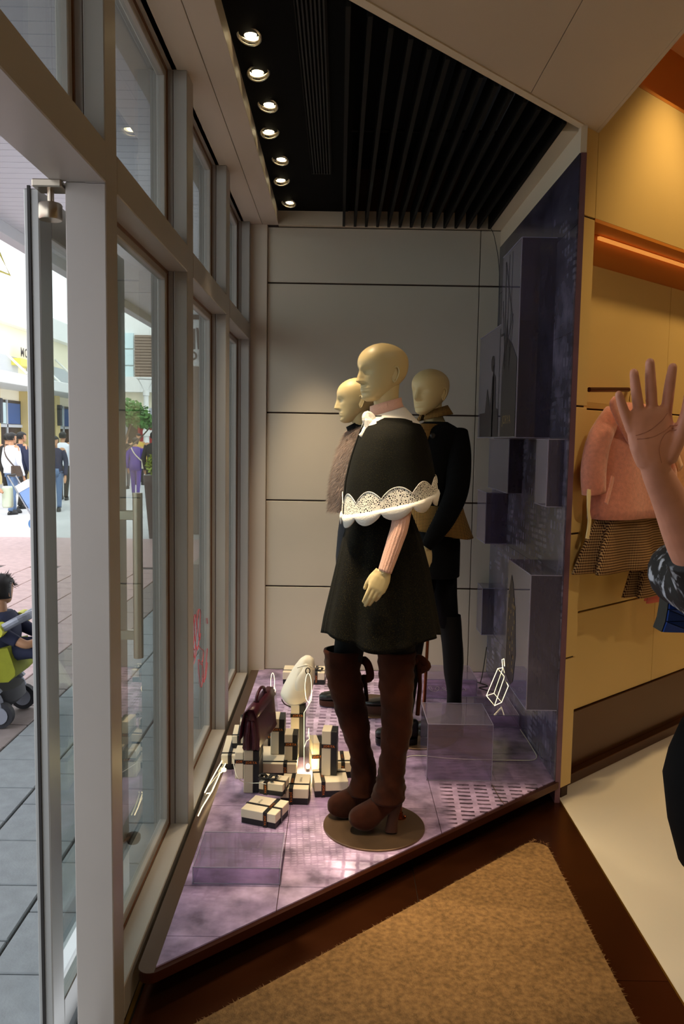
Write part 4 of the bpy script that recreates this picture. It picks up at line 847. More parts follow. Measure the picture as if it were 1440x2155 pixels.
def cfold(a, v): return .018*v*math.sin(5*a+1)+.012*v*math.sin(9*a)
A0 = math.pi+.18; n = 120
rings = [[surf(CR, A0+.05+(2*math.pi-.13)*i/n, k/22, 0, cfold, .13) for i in range(n+1)] for k in range(23)]
obj('cape', MB().loft(rings, False, False, closed=False), 'boucle_cape', A, smooth=True, mods=[('SOLIDIFY', dict(thickness=.004, offset=-1))])
pf = MB().loft([[surf(CR, math.pi-.10+.16*i/6, k/14, -.004, cfold, .13) for i in range(7)] for k in range(2, 15)], False, False, closed=False)
obj('cape_facing', pf, 'cloth_black', A, smooth=True, mods=[('SOLIDIFY', dict(thickness=.003))])
# lace band and scalloped border round the hem
m = mat('lace_white', '#efe9dc', .8); nt = m.node_tree; nn = nt.nodes; ll = nt.links; tc = nn.new('ShaderNodeTexCoord'); vo = nn.new('ShaderNodeTexVoronoi'); vo.inputs['Scale'].default_value = 150; vo.feature = 'DISTANCE_TO_EDGE'; ll.new(tc.outputs['Object'], vo.inputs['Vector'])
mr = nn.new('ShaderNodeMapRange'); mr.inputs[1].default_value = .16; mr.inputs[2].default_value = .24; mr.inputs[3].default_value = 1; mr.inputs[4].default_value = 0; ll.new(vo.outputs['Distance'], mr.inputs[0]); ll.new(mr.outputs[0], nn['Principled BSDF'].inputs['Alpha'])
NS = 11; ns = NS*12; a_s, a_e = A0+.06, A0+2*math.pi-.09
def hemz(a): return 0
lb, sc = [[], [], [], []], [[], [], []]
for i in range(ns+1):
    u = i/ns; a = a_s+(a_e-a_s)*u; s_ = abs(math.sin(math.pi*u*NS)); p = surf(CR, a, 1, .006, cfold, .13)
    for k, dz in enumerate((-.008, .014, .030, .036+.026*s_**.8)):
        q = surf(CR, a, 1-dz/.33, .006, cfold, .13); lb[k].append(q)
    for k, dz in enumerate((.004, -.008, -.010-.032*s_**.7)): sc[k].append(p+Vector((0, 0, dz))+Vector((math.cos(a), math.sin(a), 0))*.004*(k == 1))
obj('lace_band', MB().loft(lb, False, False, closed=False), 'lace_white', A, smooth=True)
obj('scalloped_border', MB().loft(sc, False, False, closed=False), 'wool_white', A, smooth=True, mods=[('SOLIDIFY', dict(thickness=.006, offset=0))])
pts = [surf(CR, a_s+(a_e-a_s)*i/ns, 1-(.037+.026*abs(math.sin(math.pi*i/ns*NS))**.8)/.33, .0075, cfold, .13) for i in range(ns+1)]
obj('lace_cord', MB().tube(pts, .0016, 5), 'wool_white', A)
# collar and bow
cl = [[], [], [], []]
for i in range(61):
    a = A0+.12+(2*math.pi-.26)*i/60
    for k, (v, o_) in enumerate(((-1, 0), (0, .010), (.10, .012), (.205, .006))):
        if k == 0:
            q = PY(815, 868, 3.0); cl[0].append(Vector((q.x+.063*math.cos(a), q.y+.060*math.sin(a), q.z+.022*math.cos(a)+.004)))
        else:
            q = surf(CR, a, v+(.03 if k == 3 else 0)*max(0, -math.cos(a)), o_, None, .13); cl[k].append(q)
obj('collar', MB().loft(cl, False, False, closed=False), 'wool_white', A, smooth=True, mods=[('SOLIDIFY', dict(thickness=.005, offset=1)), ('SUBSURF', dict(levels=1, render_levels=1))])
bc = PY(777, 893, 2.905)
def cloth_strip(path, wds, nrm=(0, -1, 0), th=.006):
    P = [Vector(p) for p in path]; rg = []
    for i, p in enumerate(P):
        t = (P[min(i+1, len(P)-1)]-P[max(i-1, 0)]).normalized(); s_ = t.cross(Vector(nrm)).normalized(); nv = s_.cross(t).normalized(); w_ = wds[min(i, len(wds)-1)]
        rg.append([p+s_*w_+nv*th*.5, p+s_*w_*.4+nv*th*1.1, p-s_*w_*.4+nv*th*1.1, p-s_*w_+nv*th*.5, p-s_*w_-nv*th*.5, p+s_*w_-nv*th*.5])
    return MB().loft(rg)
bw = obj('bow', MB().loft([ellring(bc+Vector((dx, 0, dz)), rx, .012, n=14) for dx, dz, rx in ((-.004, -.018, .010), (0, -.012, .017), (0, 0, .019), (-.002, .012, .017), (-.006, .02, .012))]), 'wool_white', A, smooth=True)
obj('bow_loop', cloth_strip(bez([bc, bc+Vector((-.012, .0, .022)), bc+Vector((-.006, .006, .034)), bc+Vector((.010, .006, .022)), bc+Vector((.006, 0, .0))], 4), [.010, .014, .016, .016, .014]), 'wool_white', bw, smooth=True)
obj('bow_tail', cloth_strip(bez([bc+Vector((-.006, .0, -.012)), bc+Vector((-.018, -.004, -.03)), bc+Vector((-.028, -.004, -.046))], 4), [.010, .013, .013, .012, .010, .010, .011, .012, .004]), 'wool_white', bw, smooth=True)
obj('bow_tail', cloth_strip(bez([bc+Vector((.008, .0, -.012)), bc+Vector((.014, -.006, -.03)), bc+Vector((.016, -.008, -.060))], 4), [.010, .013, .014, .015, .016, .015, .012, .008, .002]), 'wool_white', bw, smooth=True)
# skirt with deep pleats
SK = sil(3.02, [(1062, 744, 858, .115), (1085, 736, 866, .125), (1132, 724, 884, .145), (1190, 710, 898, .168), (1254, 696, 908, .188), (1300, 686, 915, .20), (1334, 681, 919, .21)])
def sfold(a, v): return v*(.055*math.copysign(abs(math.sin(7*a+.4))**.7, math.sin(7*a+.4))+.040*math.sin(11*a+2.0)+.012*math.sin(19*a))
obj('skirt', MB().loft([[surf(SK, 2*math.pi*i/160, k/26, 0, sfold)-Vector((0, 0, .02*(k/26)**4*math.sin(2*math.pi*i/160*3))) for i in range(160)] for k in range(27)], True, False), 'boucle_black', A, smooth=True, mods=[('SOLIDIFY', dict(thickness=.004, offset=-1))])
# arms: sleeve + hand (near arm visible, far arm under the cape)
def arm(t, pts, rs, sm, hand_m4, hs, bump=True, name='sleeve'):
    mb = MB(); nr = 64 if sm == 'knit_pink' else 24; limb(mb, pts, rs, nr, k=8)
    if nr == 64:
        for q in range(0, len(mb.v), nr):
            c_ = sum(mb.v[q:q+nr], Vector())/nr
            for j in range(nr):
                if j % 4 < 2: mb.v[q+j] = c_+(mb.v[q+j]-c_)*.95
    obj(name, mb, sm, t, smooth=True)
    hm = hand_mesh(hand_m4, RELC, (.36, .18, .085, .0095, 20, 14), s=hs)
    d = (Vector(pts[-1])-Vector(pts[-2])).normalized(); limb(hm, [Vector(pts[-1])-d*.04, Vector(pts[-1]), hand_m4 @ Vector((0, 0, .012))], [rs[-1]*.8, rs[-1]*.78, .020], 14)
    obj('hand', hm, 'mannequin_ivory', t, smooth=True, mods=[('REMESH', dict(mode='VOXEL', voxel_size=.0024, use_smooth_shade=True)), ('SMOOTH', dict(factor=.5, iterations=6))])
s0 = Vector((.215, 2.83, 1.55)); e0 = PY(856, 1052, 2.80); w0 = PY(810, 1203, 2.78); fdir = (PY(774, 1276, 2.765)-w0).normalized()
hm4 = frame_m(w0+fdir*.004, (-.86, -.25, .30), (-.2, -1, 0)); zax = fdir; xax = Vector((-.80, -.05, .25)); xax = (xax-zax*xax.dot(zax)).normalized(); yax = Vector((0, 0, 0))-zax.cross(xax); yax = -yax if yax.y > 0 else yax
hm4 = Matrix(((xax.x, yax.x, zax.x, w0.x), (xax.y, yax.y, zax.y, w0.y), (xax.z, yax.z, zax.z, w0.z), (0, 0, 0, 1)))
arm(A, [s0, e0.lerp(s0, .3), PY(843, 1100, 2.79), PY(831, 1141, 2.785), w0], [.036, .033, .031, .029, .0245], 'knit_pink', hm4, .86)
s1 = Vector((.215, 3.19, 1.55)); w1 = Vector((.10, 3.26, 1.10)); hm5 = Matrix(((-.75, .1, -.35, w1.x), (.1, 1, .05, w1.y), (.3, 0, -.93, w1.z), (0, 0, 0, 1)))
arm(A, [s1, (.20, 3.24, 1.38), (.17, 3.26, 1.25), w1], [.036, .033, .029, .0245], 'knit_pink', hm5, .86)
# ribs of the near sleeve
# legs and boots
def leg(t, y0, rows, m, ryk=.95, name='leg', cap1=True):
    rg = sil(y0, [(r[0], r[1], r[2], 0) for r in rows]); o = obj(name, MB().loft([ellring(c, rx, rx*ryk, n=32, fold=lambda a, j=j: .012*math.sin(3*a+j*1.3)) for j, (c, rx, _) in enumerate(rg)], True, cap1), m, t, smooth=True); return o
YR, YL = 2.955, 3.075
leg(A, YR, [(1290, 800, 884), (1340, 797, 876), (1400, 800, 870)], 'tights_black', name='tights'); leg(A, YL, [(1290, 712, 785), (1340, 705, 772), (1400, 700, 760)], 'tights_black', name='tights')
def boot(t, y0, rows, foot, heel, m, md):
    rg = sil(y0, [(r[0], r[1], r[2], 0) for r in rows]); rr_ = []
    rr_.append(ellring(rg[0][0], rg[0][1]*.9, rg[0][1]*.88, n=40)); 
    P = bez([(c.x, c.z, rx) for c, rx, _ in rg], 6); r2 = random.Random(int(y0*100)); ph = 0
    for j, q in enumerate(P):
        ph += r2.uniform(.4, .9); am = .010+.034*(1 if .5 < j/len(P) < .95 else .35)
        rr_.append(ellring((q.x, y0, q.y), q.z*(1+.035*math.sin(j*1.9)), q.z*.95, n=40, fold=lambda a, p=ph, am=am: am*math.sin(2*a+p)+am*.6*math.sin(5*a-p*1.7)))
    bo = obj('boot', MB().loft(rr_, False, True), m, t, smooth=True)
    fr = []
    for (px, yt, yb, w_) in foot:
        a = PY(px, yt, y0); b = PY(px, yb, y0); c = (a+b)/2; hh = (a.z-b.z)/2
        fr.append([Vector((c.x, y0+w_*math.copysign(abs(math.cos(q))**.8, math.cos(q)), c.z+hh*math.copysign(abs(math.sin(q))**.75, math.sin(q)))) for q in [2*math.pi*i/24 for i in range(24)]])
    ft = MB().loft(fr)
    obj('foot', ft, m, bo, smooth=True, mods=[('SUBSURF', dict(levels=1, render_levels=1))])
    hl = [(PY(a, y, y0), (PY(b, y, y0).x-PY(a, y, y0).x)/2, d) for y, a, b, d in heel]
    obj('heel', MB().loft([ellring((p.x+w_, y0, p.z), w_, d, n=20, p=2.8) for p, w_, d in hl]), md, bo, smooth=40)
    return bo
boR = boot(A, YR, [(1368, 794, 875), (1410, 796, 873), (1455, 799, 870), (1520, 803, 869), (1570, 801, 860), (1620, 797, 852), (1650, 789, 854), (1684, 782, 850)],
     [(853, 1652, 1676, .022), (845, 1645, 1694, .034), (828, 1640, 1704, .040), (806, 1660, 1720, .040), (785, 1680, 1747, .044), (762, 1693, 1746, .046), (745, 1702, 1738, .040), (737, 1709, 1731, .026), (734, 1715, 1725, .010)],
     [(1668, 820, 850, .030), (1690, 821, 847, .026), (1715, 817, 839, .022), (1735, 813, 837, .022), (1747, 810, 837, .024)], 'suede_brown', 'suede_dark')
boL = boot(A, YL, [(1366, 683, 762), (1410, 684, 760), (1450, 693, 765), (1500, 707, 775), (1560, 727, 780), (1600, 738, 789), (1640, 738, 794), (1668, 730, 795)],
     [(797, 1640, 1668, .022), (790, 1632, 1684, .034), (772, 1628, 1694, .040), (752, 1646, 1706, .040), (735, 1660, 1722, .044), (715, 1668, 1719, .046), (699, 1676, 1712, .040), (692, 1683, 1706, .026), (689, 1689, 1700, .010)],
     [(1656, 766, 796, .030), (1680, 768, 794, .026), (1700, 766, 788, .022), (1716, 763, 786, .022), (1722, 760, 786, .024)], 'suede_brown', 'suede_dark')
for bo, y0, x0, pts1, pts2 in ((boR, YR, 872, [(874, 1385), (886, 1388), (899, 1402), (884, 1410)], [(880, 1392), (884, 1440), (881, 1480), (879, 1505)]), (boL, YL, 760, [(760, 1385), (774, 1398), (779, 1425), (764, 1428)], [(766, 1420), (770, 1450), (772, 1475)])):
    obj('tie_loop', cloth_strip(bez([PY(a, b, y0+.03) for a, b in pts1], 5), [.008, .012, .016]), 'suede_brown', bo, smooth=True); obj('tie_tail', cloth_strip(bez([PY(a, b, y0+.03) for a, b in pts2], 5), [.010, .012, .012, .010, .008]), 'suede_brown', bo, smooth=True)
    obj('tie_knot', MB().loft([ellring(PY(x0+3, 1390, y0+.03)+Vector((0, 0, dz)), r_, r_, n=12) for dz, r_ in ((-.014, .006), (-.006, .012), (.006, .012), (.014, .006))]), 'suede_brown', bo, smooth=True)

# --- second mannequin: fur vest, seen in profile behind the first
CB = (.20, 4.42); YB = 4.25
B = base_set('mannequin', CB, 'mannequin in profile with fur vest and black turtleneck behind the caped one', (.30, 4.50, .30, 4.48), .9)
put_head(B, 753, 795, 4.18, .222, 84, 6, PY(778, 905, YB))
obj('turtleneck', MB().loft([ellring(PY(x, y, YB-.04), rx, .062, n=28, tilt=(.5, 0)) for x, y, rx in ((772, 922, .09), (765, 905, .076), (760, 893, .070), (757, 885, .070), (757, 885, .062), (760, 895, .06))], False, False), 'cloth_black', B, smooth=True)
FV = sil(YB, [(895, 742, 800, .10), (915, 728, 826, .17), (950, 712, 842, .195), (1000, 700, 850, .20), (1040, 695, 852, .20), (1075, 694, 852, .20)])
obj('fur_vest', MB().loft([[surf(FV, 2*math.pi*i/60, k/14, 0, lambda a, v: .02*math.sin(6*a+3*v)) for i in range(60)] for k in range(15)], True, True), mat('fur_base', '#7d6c64', .95, noise=(20, .2), sheen=.5), B, smooth=True)
fur = MB(); g = random.Random(11)
for k in range(15000):
    a = g.uniform(math.pi*.45, math.pi*1.75); v = g.random(); p = surf(FV, a, v, 0, lambda a, v: .02*math.sin(6*a+3*v)); d = Vector((math.cos(a)+g.gauss(0, .35), math.sin(a)+g.gauss(0, .35), -.9+g.gauss(0, .3))).normalized()*g.uniform(.016, .036); s_ = d.cross(Vector((g.gauss(0, 1), g.gauss(0, 1), g.gauss(0, 1)))).normalized()*.0009
    fur.poly([p-s_, p+s_, p+d], [(0, 1, 2)])
obj('fur', fur, mat('fur_strand', '#b09c90', .8, noise=(9, .45)), B, kind='stuff')
obj('dress', MB().loft([[surf(sil(YB, [(1060, 722, 830, .15), (1110, 712, 835, .16), (1180, 706, 840, .18), (1260, 712, 845, .18)]), 2*math.pi*i/48, k/8) for i in range(48)] for k in range(9)]), mat('cloth_navy_dark', '#14131f', .8), B, smooth=True)
for yy, x, fx in ((YB+.10, 705, -6), (YB-.06, 812, -4)):
    leg(B, yy, [(1240, x+8, x+62), (1320, x+4, x+48), (1400, x-2, x+36), (1440, x-6, x+24)], 'tights_black', name='tights')
def shoe(t, tip, back, y, ztop, sole, m='leather_black', ms='suede_dark', w_=.042):
    """chunky ankle shoe from toe pixel-derived x to heel x at depth y"""
    L = back-tip; rg = []
    for u, hh, ww in ((0, .30, .35), (.06, .42, .75), (.2, .5, 1.0), (.4, .62, 1.0), (.6, .85, .9), (.8, 1.0, .85), (.94, 1.0, .75), (1, .9, .4)):
        hgt = (ztop-.108-sole)*hh; c = .108+sole+hgt/2; rg.append([Vector((tip+L*u, y+w_*ww*math.copysign(abs(math.cos(q))**.8, math.cos(q)), c+hgt/2*math.copysign(abs(math.sin(q))**.7, math.sin(q)))) for q in [2*math.pi*i/20 for i in range(20)]])
    s = obj('shoe', MB().loft(rg), m, t, smooth=True)
    obj('sole', MB().loft([ellring((tip+L*.5, y, z), L*.5*k, w_*1.02, n=28, p=2.8) for z, k in ((.108, .97), (.111, .99), (.108+sole*.8, 1.0), (.108+sole, .98))]), ms, s, smooth=40); return s
pa = PY(672, 1455, 4.40).x; shoe(B, pa, pa+.22, 4.42, .22, .03); pb = PY(768, 1480, 4.28).x; shoe(B, pb, pb+.22, 4.30, .21, .045)

for y_, sx in ((YB-.19, 1), (YB+.19, 1)):
    q = PY(790, 925, YB).x; w_ = Vector((q-.05, y_, .98)); arm(B, [(q, y_*.5+YB*.5, 1.50), (q+.02, y_, 1.36), (q+.02, y_, 1.22), w_], [.045, .04, .034, .026], 'cloth_black', Matrix(((-.9, 0, -.15, w_.x), (0, -1 if y_ < YB else 1, 0, w_.y), (.1, 0, -.99, w_.z), (0, 0, 0, 1))), .86)

# --- third mannequin: black cardigan over tweed
CC = (.422, 3.983); YC = 3.92
Cm = base_set('mannequin', CC, 'mannequin in black cardigan over gold tweed, behind right of the caped one', (.455, 4.06, .475, 4.03), 1.0)
put_head(Cm, 906, 776, 3.90, .214, 46, 3, PY(914, 890, YC))
CD = sil(YC, [(888, 893, 942, .085), (897, 880, 958, .14), (908, 872, 972, .17), (925, 866, 980, .185), (960, 862, 984, .185), (1010, 862, 976, .175), (1050, 864, 968, .165), (1085, 866, 966, .165)])
obj('cardigan', MB().loft([[surf(CD, 2*math.pi*i/64, k/18, 0, lambda a, v: .012*math.sin(4*a+6*v)) for i in range(64)] for k in range(19)], True, True), 'knit_black', Cm, smooth=True)
# tweed collar, placket and peplum
tc_ = [[], [], []]
for i in range(49):
    a = math.pi*1.28+(2*math.pi-.30)*i/48; q = PY(914, 880, YC)
    for k, (r_, dz) in enumerate(((.060, .012), (.064, .040), (.088, .0))): tc_[k].append(Vector((q.x+r_*math.cos(a), q.y+r_*math.sin(a), q.z+dz+.02*math.cos(a))))
obj('shirt_collar', MB().loft(tc_, False, False, closed=False), 'tweed_gold', Cm, smooth=True, mods=[('SOLIDIFY', dict(thickness=.004))])
pv_ = []
for (py, l_, r_) in ((892, 886, 934), (915, 884, 918), (938, 882, 906), (948, 888, 900)):
    row = []
    for u in range(7):
        px = l_+(r_-l_)*u/6; q = PY(px, py, YC-.165+.10*(u/6-.3)**2-(.0 if py > 900 else -.03)); row.append(q)
    pv_.append(row)
obj('shirt_front', MB().loft(pv_, False, False, closed=False), 'tweed_gold', Cm, smooth=True, mods=[('SOLIDIFY', dict(thickness=.004))])
for q in ((911, 917),): obj('button', MB().lathe((0, 0, 0), [(.011, -.003), (.013, 0), (.011, .003)], 16).xf(Matrix.Translation(PY(q[0], q[1], YC-.185)) @ Matrix.Rotation(R(90), 4, 'X')), 'leather_black', Cm, smooth=True)
PE = sil(YC, [(1050, 866, 966, .150), (1075, 862, 974, .165), (1100, 856, 984, .185), (1118, 852, 992, .20)])
obj('peplum', MB().loft([[surf(PE, 2*math.pi*i/80, k/10, .004, lambda a, v: v*.05*math.sin(5*a+.6))+Vector((0, 0, -.03*(k/10)*math.cos(2*math.pi*i/80))) for i in range(80)] for k in range(11)], False, False), 'tweed_gold', Cm, smooth=True, mods=[('SOLIDIFY', dict(thickness=.004))])
obj('skirt', MB().loft([[surf(sil(YC, [(1090, 872, 962, .14), (1140, 868, 968, .155), (1208, 870, 966, .16)]), 2*math.pi*i/48, k/8) for i in range(48)] for k in range(9)]), 'cloth_black', Cm, smooth=True)
s0 = PY(962, 910, YC-.10); w0 = PY(897, 1152, YC-.24)
zax = (PY(894, 1195, YC-.25)-w0).normalized(); xax = Vector((-.9, -.3, 0)); xax = (xax-zax*xax.dot(zax)).normalized(); yax = zax.cross(xax); yax = -yax if yax.y > 0 else yax
hm6 = Matrix(((xax.x, yax.x, zax.x, w0.x), (xax.y, yax.y, zax.y, w0.y), (xax.z, yax.z, zax.z, w0.z), (0, 0, 0, 1)))
arm(Cm, [s0, PY(966, 960, YC-.15), PY(962, 1030, YC-.19), PY(940, 1085, YC-.22), PY(915, 1125, YC-.235), w0], [.052, .058, .055, .050, .040, .026], 'knit_black', hm6, .86)
arm(Cm, [PY(884, 912, YC+.1), PY(870, 1000, YC+.14), PY(866, 1060, YC+.16), PY(862, 1130, YC+.18)], [.05, .05, .045, .03], 'knit_black', Matrix(((-.9, 0, -.1, PY(862, 1130, YC+.18).x), (0, 1, 0, YC+.18), (.1, 0, -.99, PY(862, 1130, YC).z), (0, 0, 0, 1))), .86)
mat('boot_black', '#0a0807', .6, noise=(12, .5), spec=.25)
leg(Cm, YC+.06, [(1190, 904, 962), (1250, 910, 962), (1320, 925, 966)], 'tights_black', name='tights'); leg(Cm, YC-.06, [(1190, 866, 925), (1300, 850, 905), (1400, 832, 880)], 'tights_black', name='tights')
def tallboot(yy, rows, tip, back):
    rg = sil(yy, [(r[0], r[1], r[2], 0) for r in rows]); P = bez([(c.x, c.z, rx) for c, rx, _ in rg], 3)
    b_ = obj('boot', MB().loft([ellring((q.x, yy, q.y), q.z, q.z*.95, n=32, fold=lambda a, j=j: .015*math.sin(2*a+j)+.01*math.sin(5*a+j*2)) for j, q in enumerate(P)], False, True), 'boot_black', Cm, smooth=True)
    shoe(Cm, tip, back, yy, .23, .03, 'leather_black', 'leather_black')
tallboot(YC+.06, [(1294, 923, 970), (1340, 928, 973), (1380, 932, 976), (1420, 935, 974), (1460, 941, 972), (1500, 938, 972), (1530, 930, 974)], PY(880, 1540, YC+.06).x, PY(976, 1540, YC+.06).x)
tallboot(YC-.06, [(1310, 848, 900), (1400, 838, 884), (1460, 834, 876), (1510, 836, 868), (1545, 832, 872)], PY(790, 1570, YC-.08).x, PY(880, 1570, YC-.08).x)
# ---------------------------------------------------------------- gift boxes
mat('box_cream', '#e9dcc4', .55, noise=(4, .03)); mat('box_black', '#15171b', .5); mat('ribbon_black', '#0c0c0f', .35, sheen=.2); mat('foil_gold_glow', '#c8762a', .3, metal=.7, emit=('#b8641c', .08)); mat('ink_grey', '#6b6459', .6)  # gold foil lettering has a faint glow put into its colour
GRP = 'gift boxes heaped in the window'
def gift(label, loc, size, rot=0, upright=False, band=.2, band2=None, bow=False, word=True, tiltx=0, lidtext=True):
    L, W, H = size; t = thing('gift_box', loc, label, 'gift box', GRP, rot=(R(tiltx), 0, R(rot)))
    X = (Matrix.Translation((H/2, 0, L/2)) @ Matrix.Rotation(R(-90), 4, 'Y')) if upright else Matrix.Identity(4)
    e = .0018; hb = H*.40
    obj('tray', MB().bbox(-L/2+e, L/2-e, -W/2+e, W/2-e, 0, hb+.004, .001).xf(X), 'box_black', t, local=True)
    obj('lid', MB().bbox(-L/2, L/2, -W/2, W/2, hb, H, .0018).xf(X), 'box_cream', t, local=True)
    bw_ = .0085; g = .0016; x = (band-.5)*L if not upright else (band-.5)*L
    rb = obj('ribbon', MB().box(x-bw_, x+bw_, -W/2-g, W/2+g, H, H+g).box(x-bw_, x+bw_, -W/2-g, -W/2, -.0005 if not upright else 0, H).box(x-bw_, x+bw_, W/2, W/2+g, 0, H).box(x-bw_, x+bw_, -W/2-g, W/2+g, -.0004, .0004).xf(X), 'ribbon_black', t, local=True)
    if band2 is not None:
        y = (band2-.5)*W; obj('ribbon', MB().box(-L/2-g, L/2+g, y-bw_*.7, y+bw_*.7, H, H+g).box(-L/2-g, -L/2, y-bw_*.7, y+bw_*.7, 0, H).box(L/2, L/2+g, y-bw_*.7, y+bw_*.7, 0, H).xf(X), 'ribbon_black', t, local=True)
    if word:
        if upright: mt = X @ frame_m((x, -W/2-g-.0006, H*.5), (0, 0, -1), (1, 0, 0)); obj('ribbon_lettering', lettering('JORYA', .0145, mt, .0002), 'foil_gold_glow', rb, local=True)
        else:
            mt = X @ frame_m((x, -W/2-g-.0006, H*.48), (0, 0, -1), (1, 0, 0)); obj('ribbon_lettering', lettering('JORYA', min(.0135, H*.2), mt, .0002), 'foil_gold_glow', rb, local=True)
            mt = X @ frame_m((x, 0, H+g+.0006), (0, 1, 0), (-1, 0, 0)); obj('ribbon_lettering', lettering('JORYA', .0135, mt, .0002), 'foil_gold_glow', rb, local=True)
    if not upright and lidtext: obj('lid_lettering', lettering('JORYA', .014, X @ frame_m((L*.18 if band < .5 else -L*.2, W*.1, H+.0006), (0, 1, 0), (-1, 0, 0))), 'ink_grey', t, local=True)
    if bow:
        y = ((band2 if band2 is not None else .5)-.5)*W; c = Vector((x, y, H+.004)); b = MB()
        b.loft([ellring(c+Vector((0, 0, dz)), r_, r_, n=10) for dz, r_ in ((-.004, .006), (.002, .009), (.008, .005))])
        bo = obj('bow_knot', b, 'ribbon_black', t, local=True, smooth=True)
        for sx in (-1, 1):
            obj('bow_loop', cloth_strip(bez([c, c+Vector((sx*.016, .006, .014)), c+Vector((sx*.034, .010, .012)), c+Vector((sx*.030, .0, .003)), c], 4), [.004, .007, .009, .008], nrm=(0, 0, 1), th=.001), 'ribbon_black', bo, local=True)
            obj('bow_tail', cloth_strip(bez([c, c+Vector((sx*.018, -.012, .006)), c+Vector((sx*.030, -.026, .004))], 4), [.005, .007], nrm=(0, 0, 1), th=.001), 'ribbon_black', bo, local=True)
    return t
def upbox(label, xl, yf, z0, H, Lh, W, rot=0, band=.72, **k): return gift(label, (xl+H/2, yf+W/2, z0), (Lh, W, H), rot, True, band, **k)
gift('flat cream and black box lying nearest the front glass riser', (-.27, 3.062, .1), (.148, .130, .058), -20, band=.70, band2=.42)
gift('small bowed box resting on the back of the nearest flat box', (-.245, 3.185, .159), (.102, .088, .05), -14, band=.28, band2=.35, bow=True)
gift('flat box half hidden behind the small bowed box', (-.160, 3.262, .1), (.115, .15, .068), -2, band=.38, band2=.3)
gift('flat box beside the far suede boot under a standing box', (-.018, 3.330, .1), (.142, .135, .066), 6, band=.26, band2=.75)
gift('wide flat box in the middle of the heap carrying two standing boxes', (-.250, 3.535, .1), (.166, .205, .070), 0, band=.70, band2=.12)
gift('flat box against the window strip at the left end of the heap', (-.452, 3.655, .1), (.128, .25, .065), 2, band=.3, band2=.12, word=False)
gift('smaller flat box stacked on the leftmost one beside the burgundy bag', (-.425, 3.690, .166), (.104, .15, .058), 3, band=.3, band2=.1, word=False)
gift('tiny bowed box on top of the left stack behind the burgundy bag', (-.418, 3.715, .225), (.060, .06, .045), 5, band=.7, bow=True, word=False, lidtext=False)
gift('flat box behind the far boot at the right of the heap', (.072, 3.52, .1), (.125, .13, .072), 3, band=.2, band2=.15)
gift('bowed box alone at the back wall behind the white handbag', (-.195, 4.88, .1), (.255, .15, .075), -1, band=.80, band2=.3, bow=True)
upbox('standing box under the burgundy handbag', -.380, 3.290, .1, .065, .185, .135, -2)
upbox('short standing box squeezed beside the one under the burgundy bag', -.437, 3.430, .1, .060, .120, .085, 0, .66)
upbox('tall standing box left on the wide flat box', -.290, 3.535, .171, .062, .165, .10, 0, .70)
upbox('short standing box right on the wide flat box', -.222, 3.470, .171, .058, .118, .08, -1, .62)
upbox('tallest standing box at the back carrying the white handbag', -.208, 3.680, .1, .066, .252, .13, 0, .80)
upbox('dark standing box between the burgundy bag and the tall ones', -.350, 3.665, .1, .055, .165, .11, 4, .62)
upbox('standing box on the flat box beside the suede boot', -.052, 3.322, .167, .064, .195, .075, -5, .66)
upbox('low standing box lit by the bare bulb next to the boot', -.110, 3.530, .1, .056, .130, .10, 10, .5)

# ---------------------------------------------------------------- handbags
mat('leather_burgundy', '#4a1428', .38, bump=(200, .15), noise=(12, .15)); mat('leather_white', '#f2ead9', .45, bump=(60, .1)); mat('metal_dark', '#3a342e', .3, metal=.9)
bg_ = thing('handbag', (-.352, 3.40, .286), 'burgundy leather flap handbag standing on a gift box', 'handbag')
c0 = Vector((-.352, 3.285, .287)); ax2 = Vector((.055, .235, .02))
def bagsec(u, g=0.0):
    o = c0+ax2*u; s_ = 1-.06*math.sin(math.pi*u); pts = []
    prof = [(-.030, .0), (-.018, .004), (-.010, .001), (0, .006), (.010, .001), (.020, .004), (.031, .0), (.037, .012), (.036, .05), (.030, .11), (.022, .155), (.010, .172), (-.006, .172), (-.020, .158), (-.030, .11), (-.036, .05), (-.036, .012)]
    for x, z in prof:
        k = g if .02 < z < .15 else 0
        pts.append(o+Vector((x*(1+k)*s_, 0, z)))
    return pts
obj('body', MB().loft([bagsec(u, g) for u, g in ((0, -.25), (.02, -.05), (.06, .02), (.3, .04), (.6, .04), (.92, .02), (.97, -.05), (1, -.25))]), 'leather_burgundy', bg_, smooth=True)
for dx in (-.012, .012): obj('gusset_fold', MB().tube(bez([c0+Vector((dx, -.002, .006)), c0+Vector((dx*1.1, -.005, .06)), c0+Vector((dx*.6, -.003, .13))], 5), [.010]*10+[.006], 8), 'leather_burgundy', bg_, smooth=True)
fl = [[c0+ax2*u+Vector((x, -.004 if u == -.03 else 0, z)) for x, z in ((.026, .145), (.014, .177), (-.008, .179), (-.026, .163), (-.038, .11), (-.045, .055), (-.044, .045))] for u in (-.03, .2, .5, .8, 1.02)]
obj('flap', MB().loft(fl, False, False, closed=False), 'leather_burgundy', bg_, smooth=True, mods=[('SOLIDIFY', dict(thickness=.004))])
hb_ = obj('handle', MB().tube(bez([c0+ax2*.28+Vector((0, 0, .175)), c0+ax2*.30+Vector((0, 0, .205)), c0+ax2*.5+Vector((.0, 0, .222)), c0+ax2*.7+Vector((0, 0, .205)), c0+ax2*.72+Vector((0, 0, .175))], 5), .007, 10), 'leather_burgundy', bg_, smooth=True)
for u in (.28, .72): obj('handle_ring', MB().tube([c0+ax2*u+Vector((.010*math.cos(a), 0, .178+.012*math.sin(a))) for a in [k*math.pi/6 for k in range(12)]], .0022, 6, closed=True), 'metal_dark', hb_)
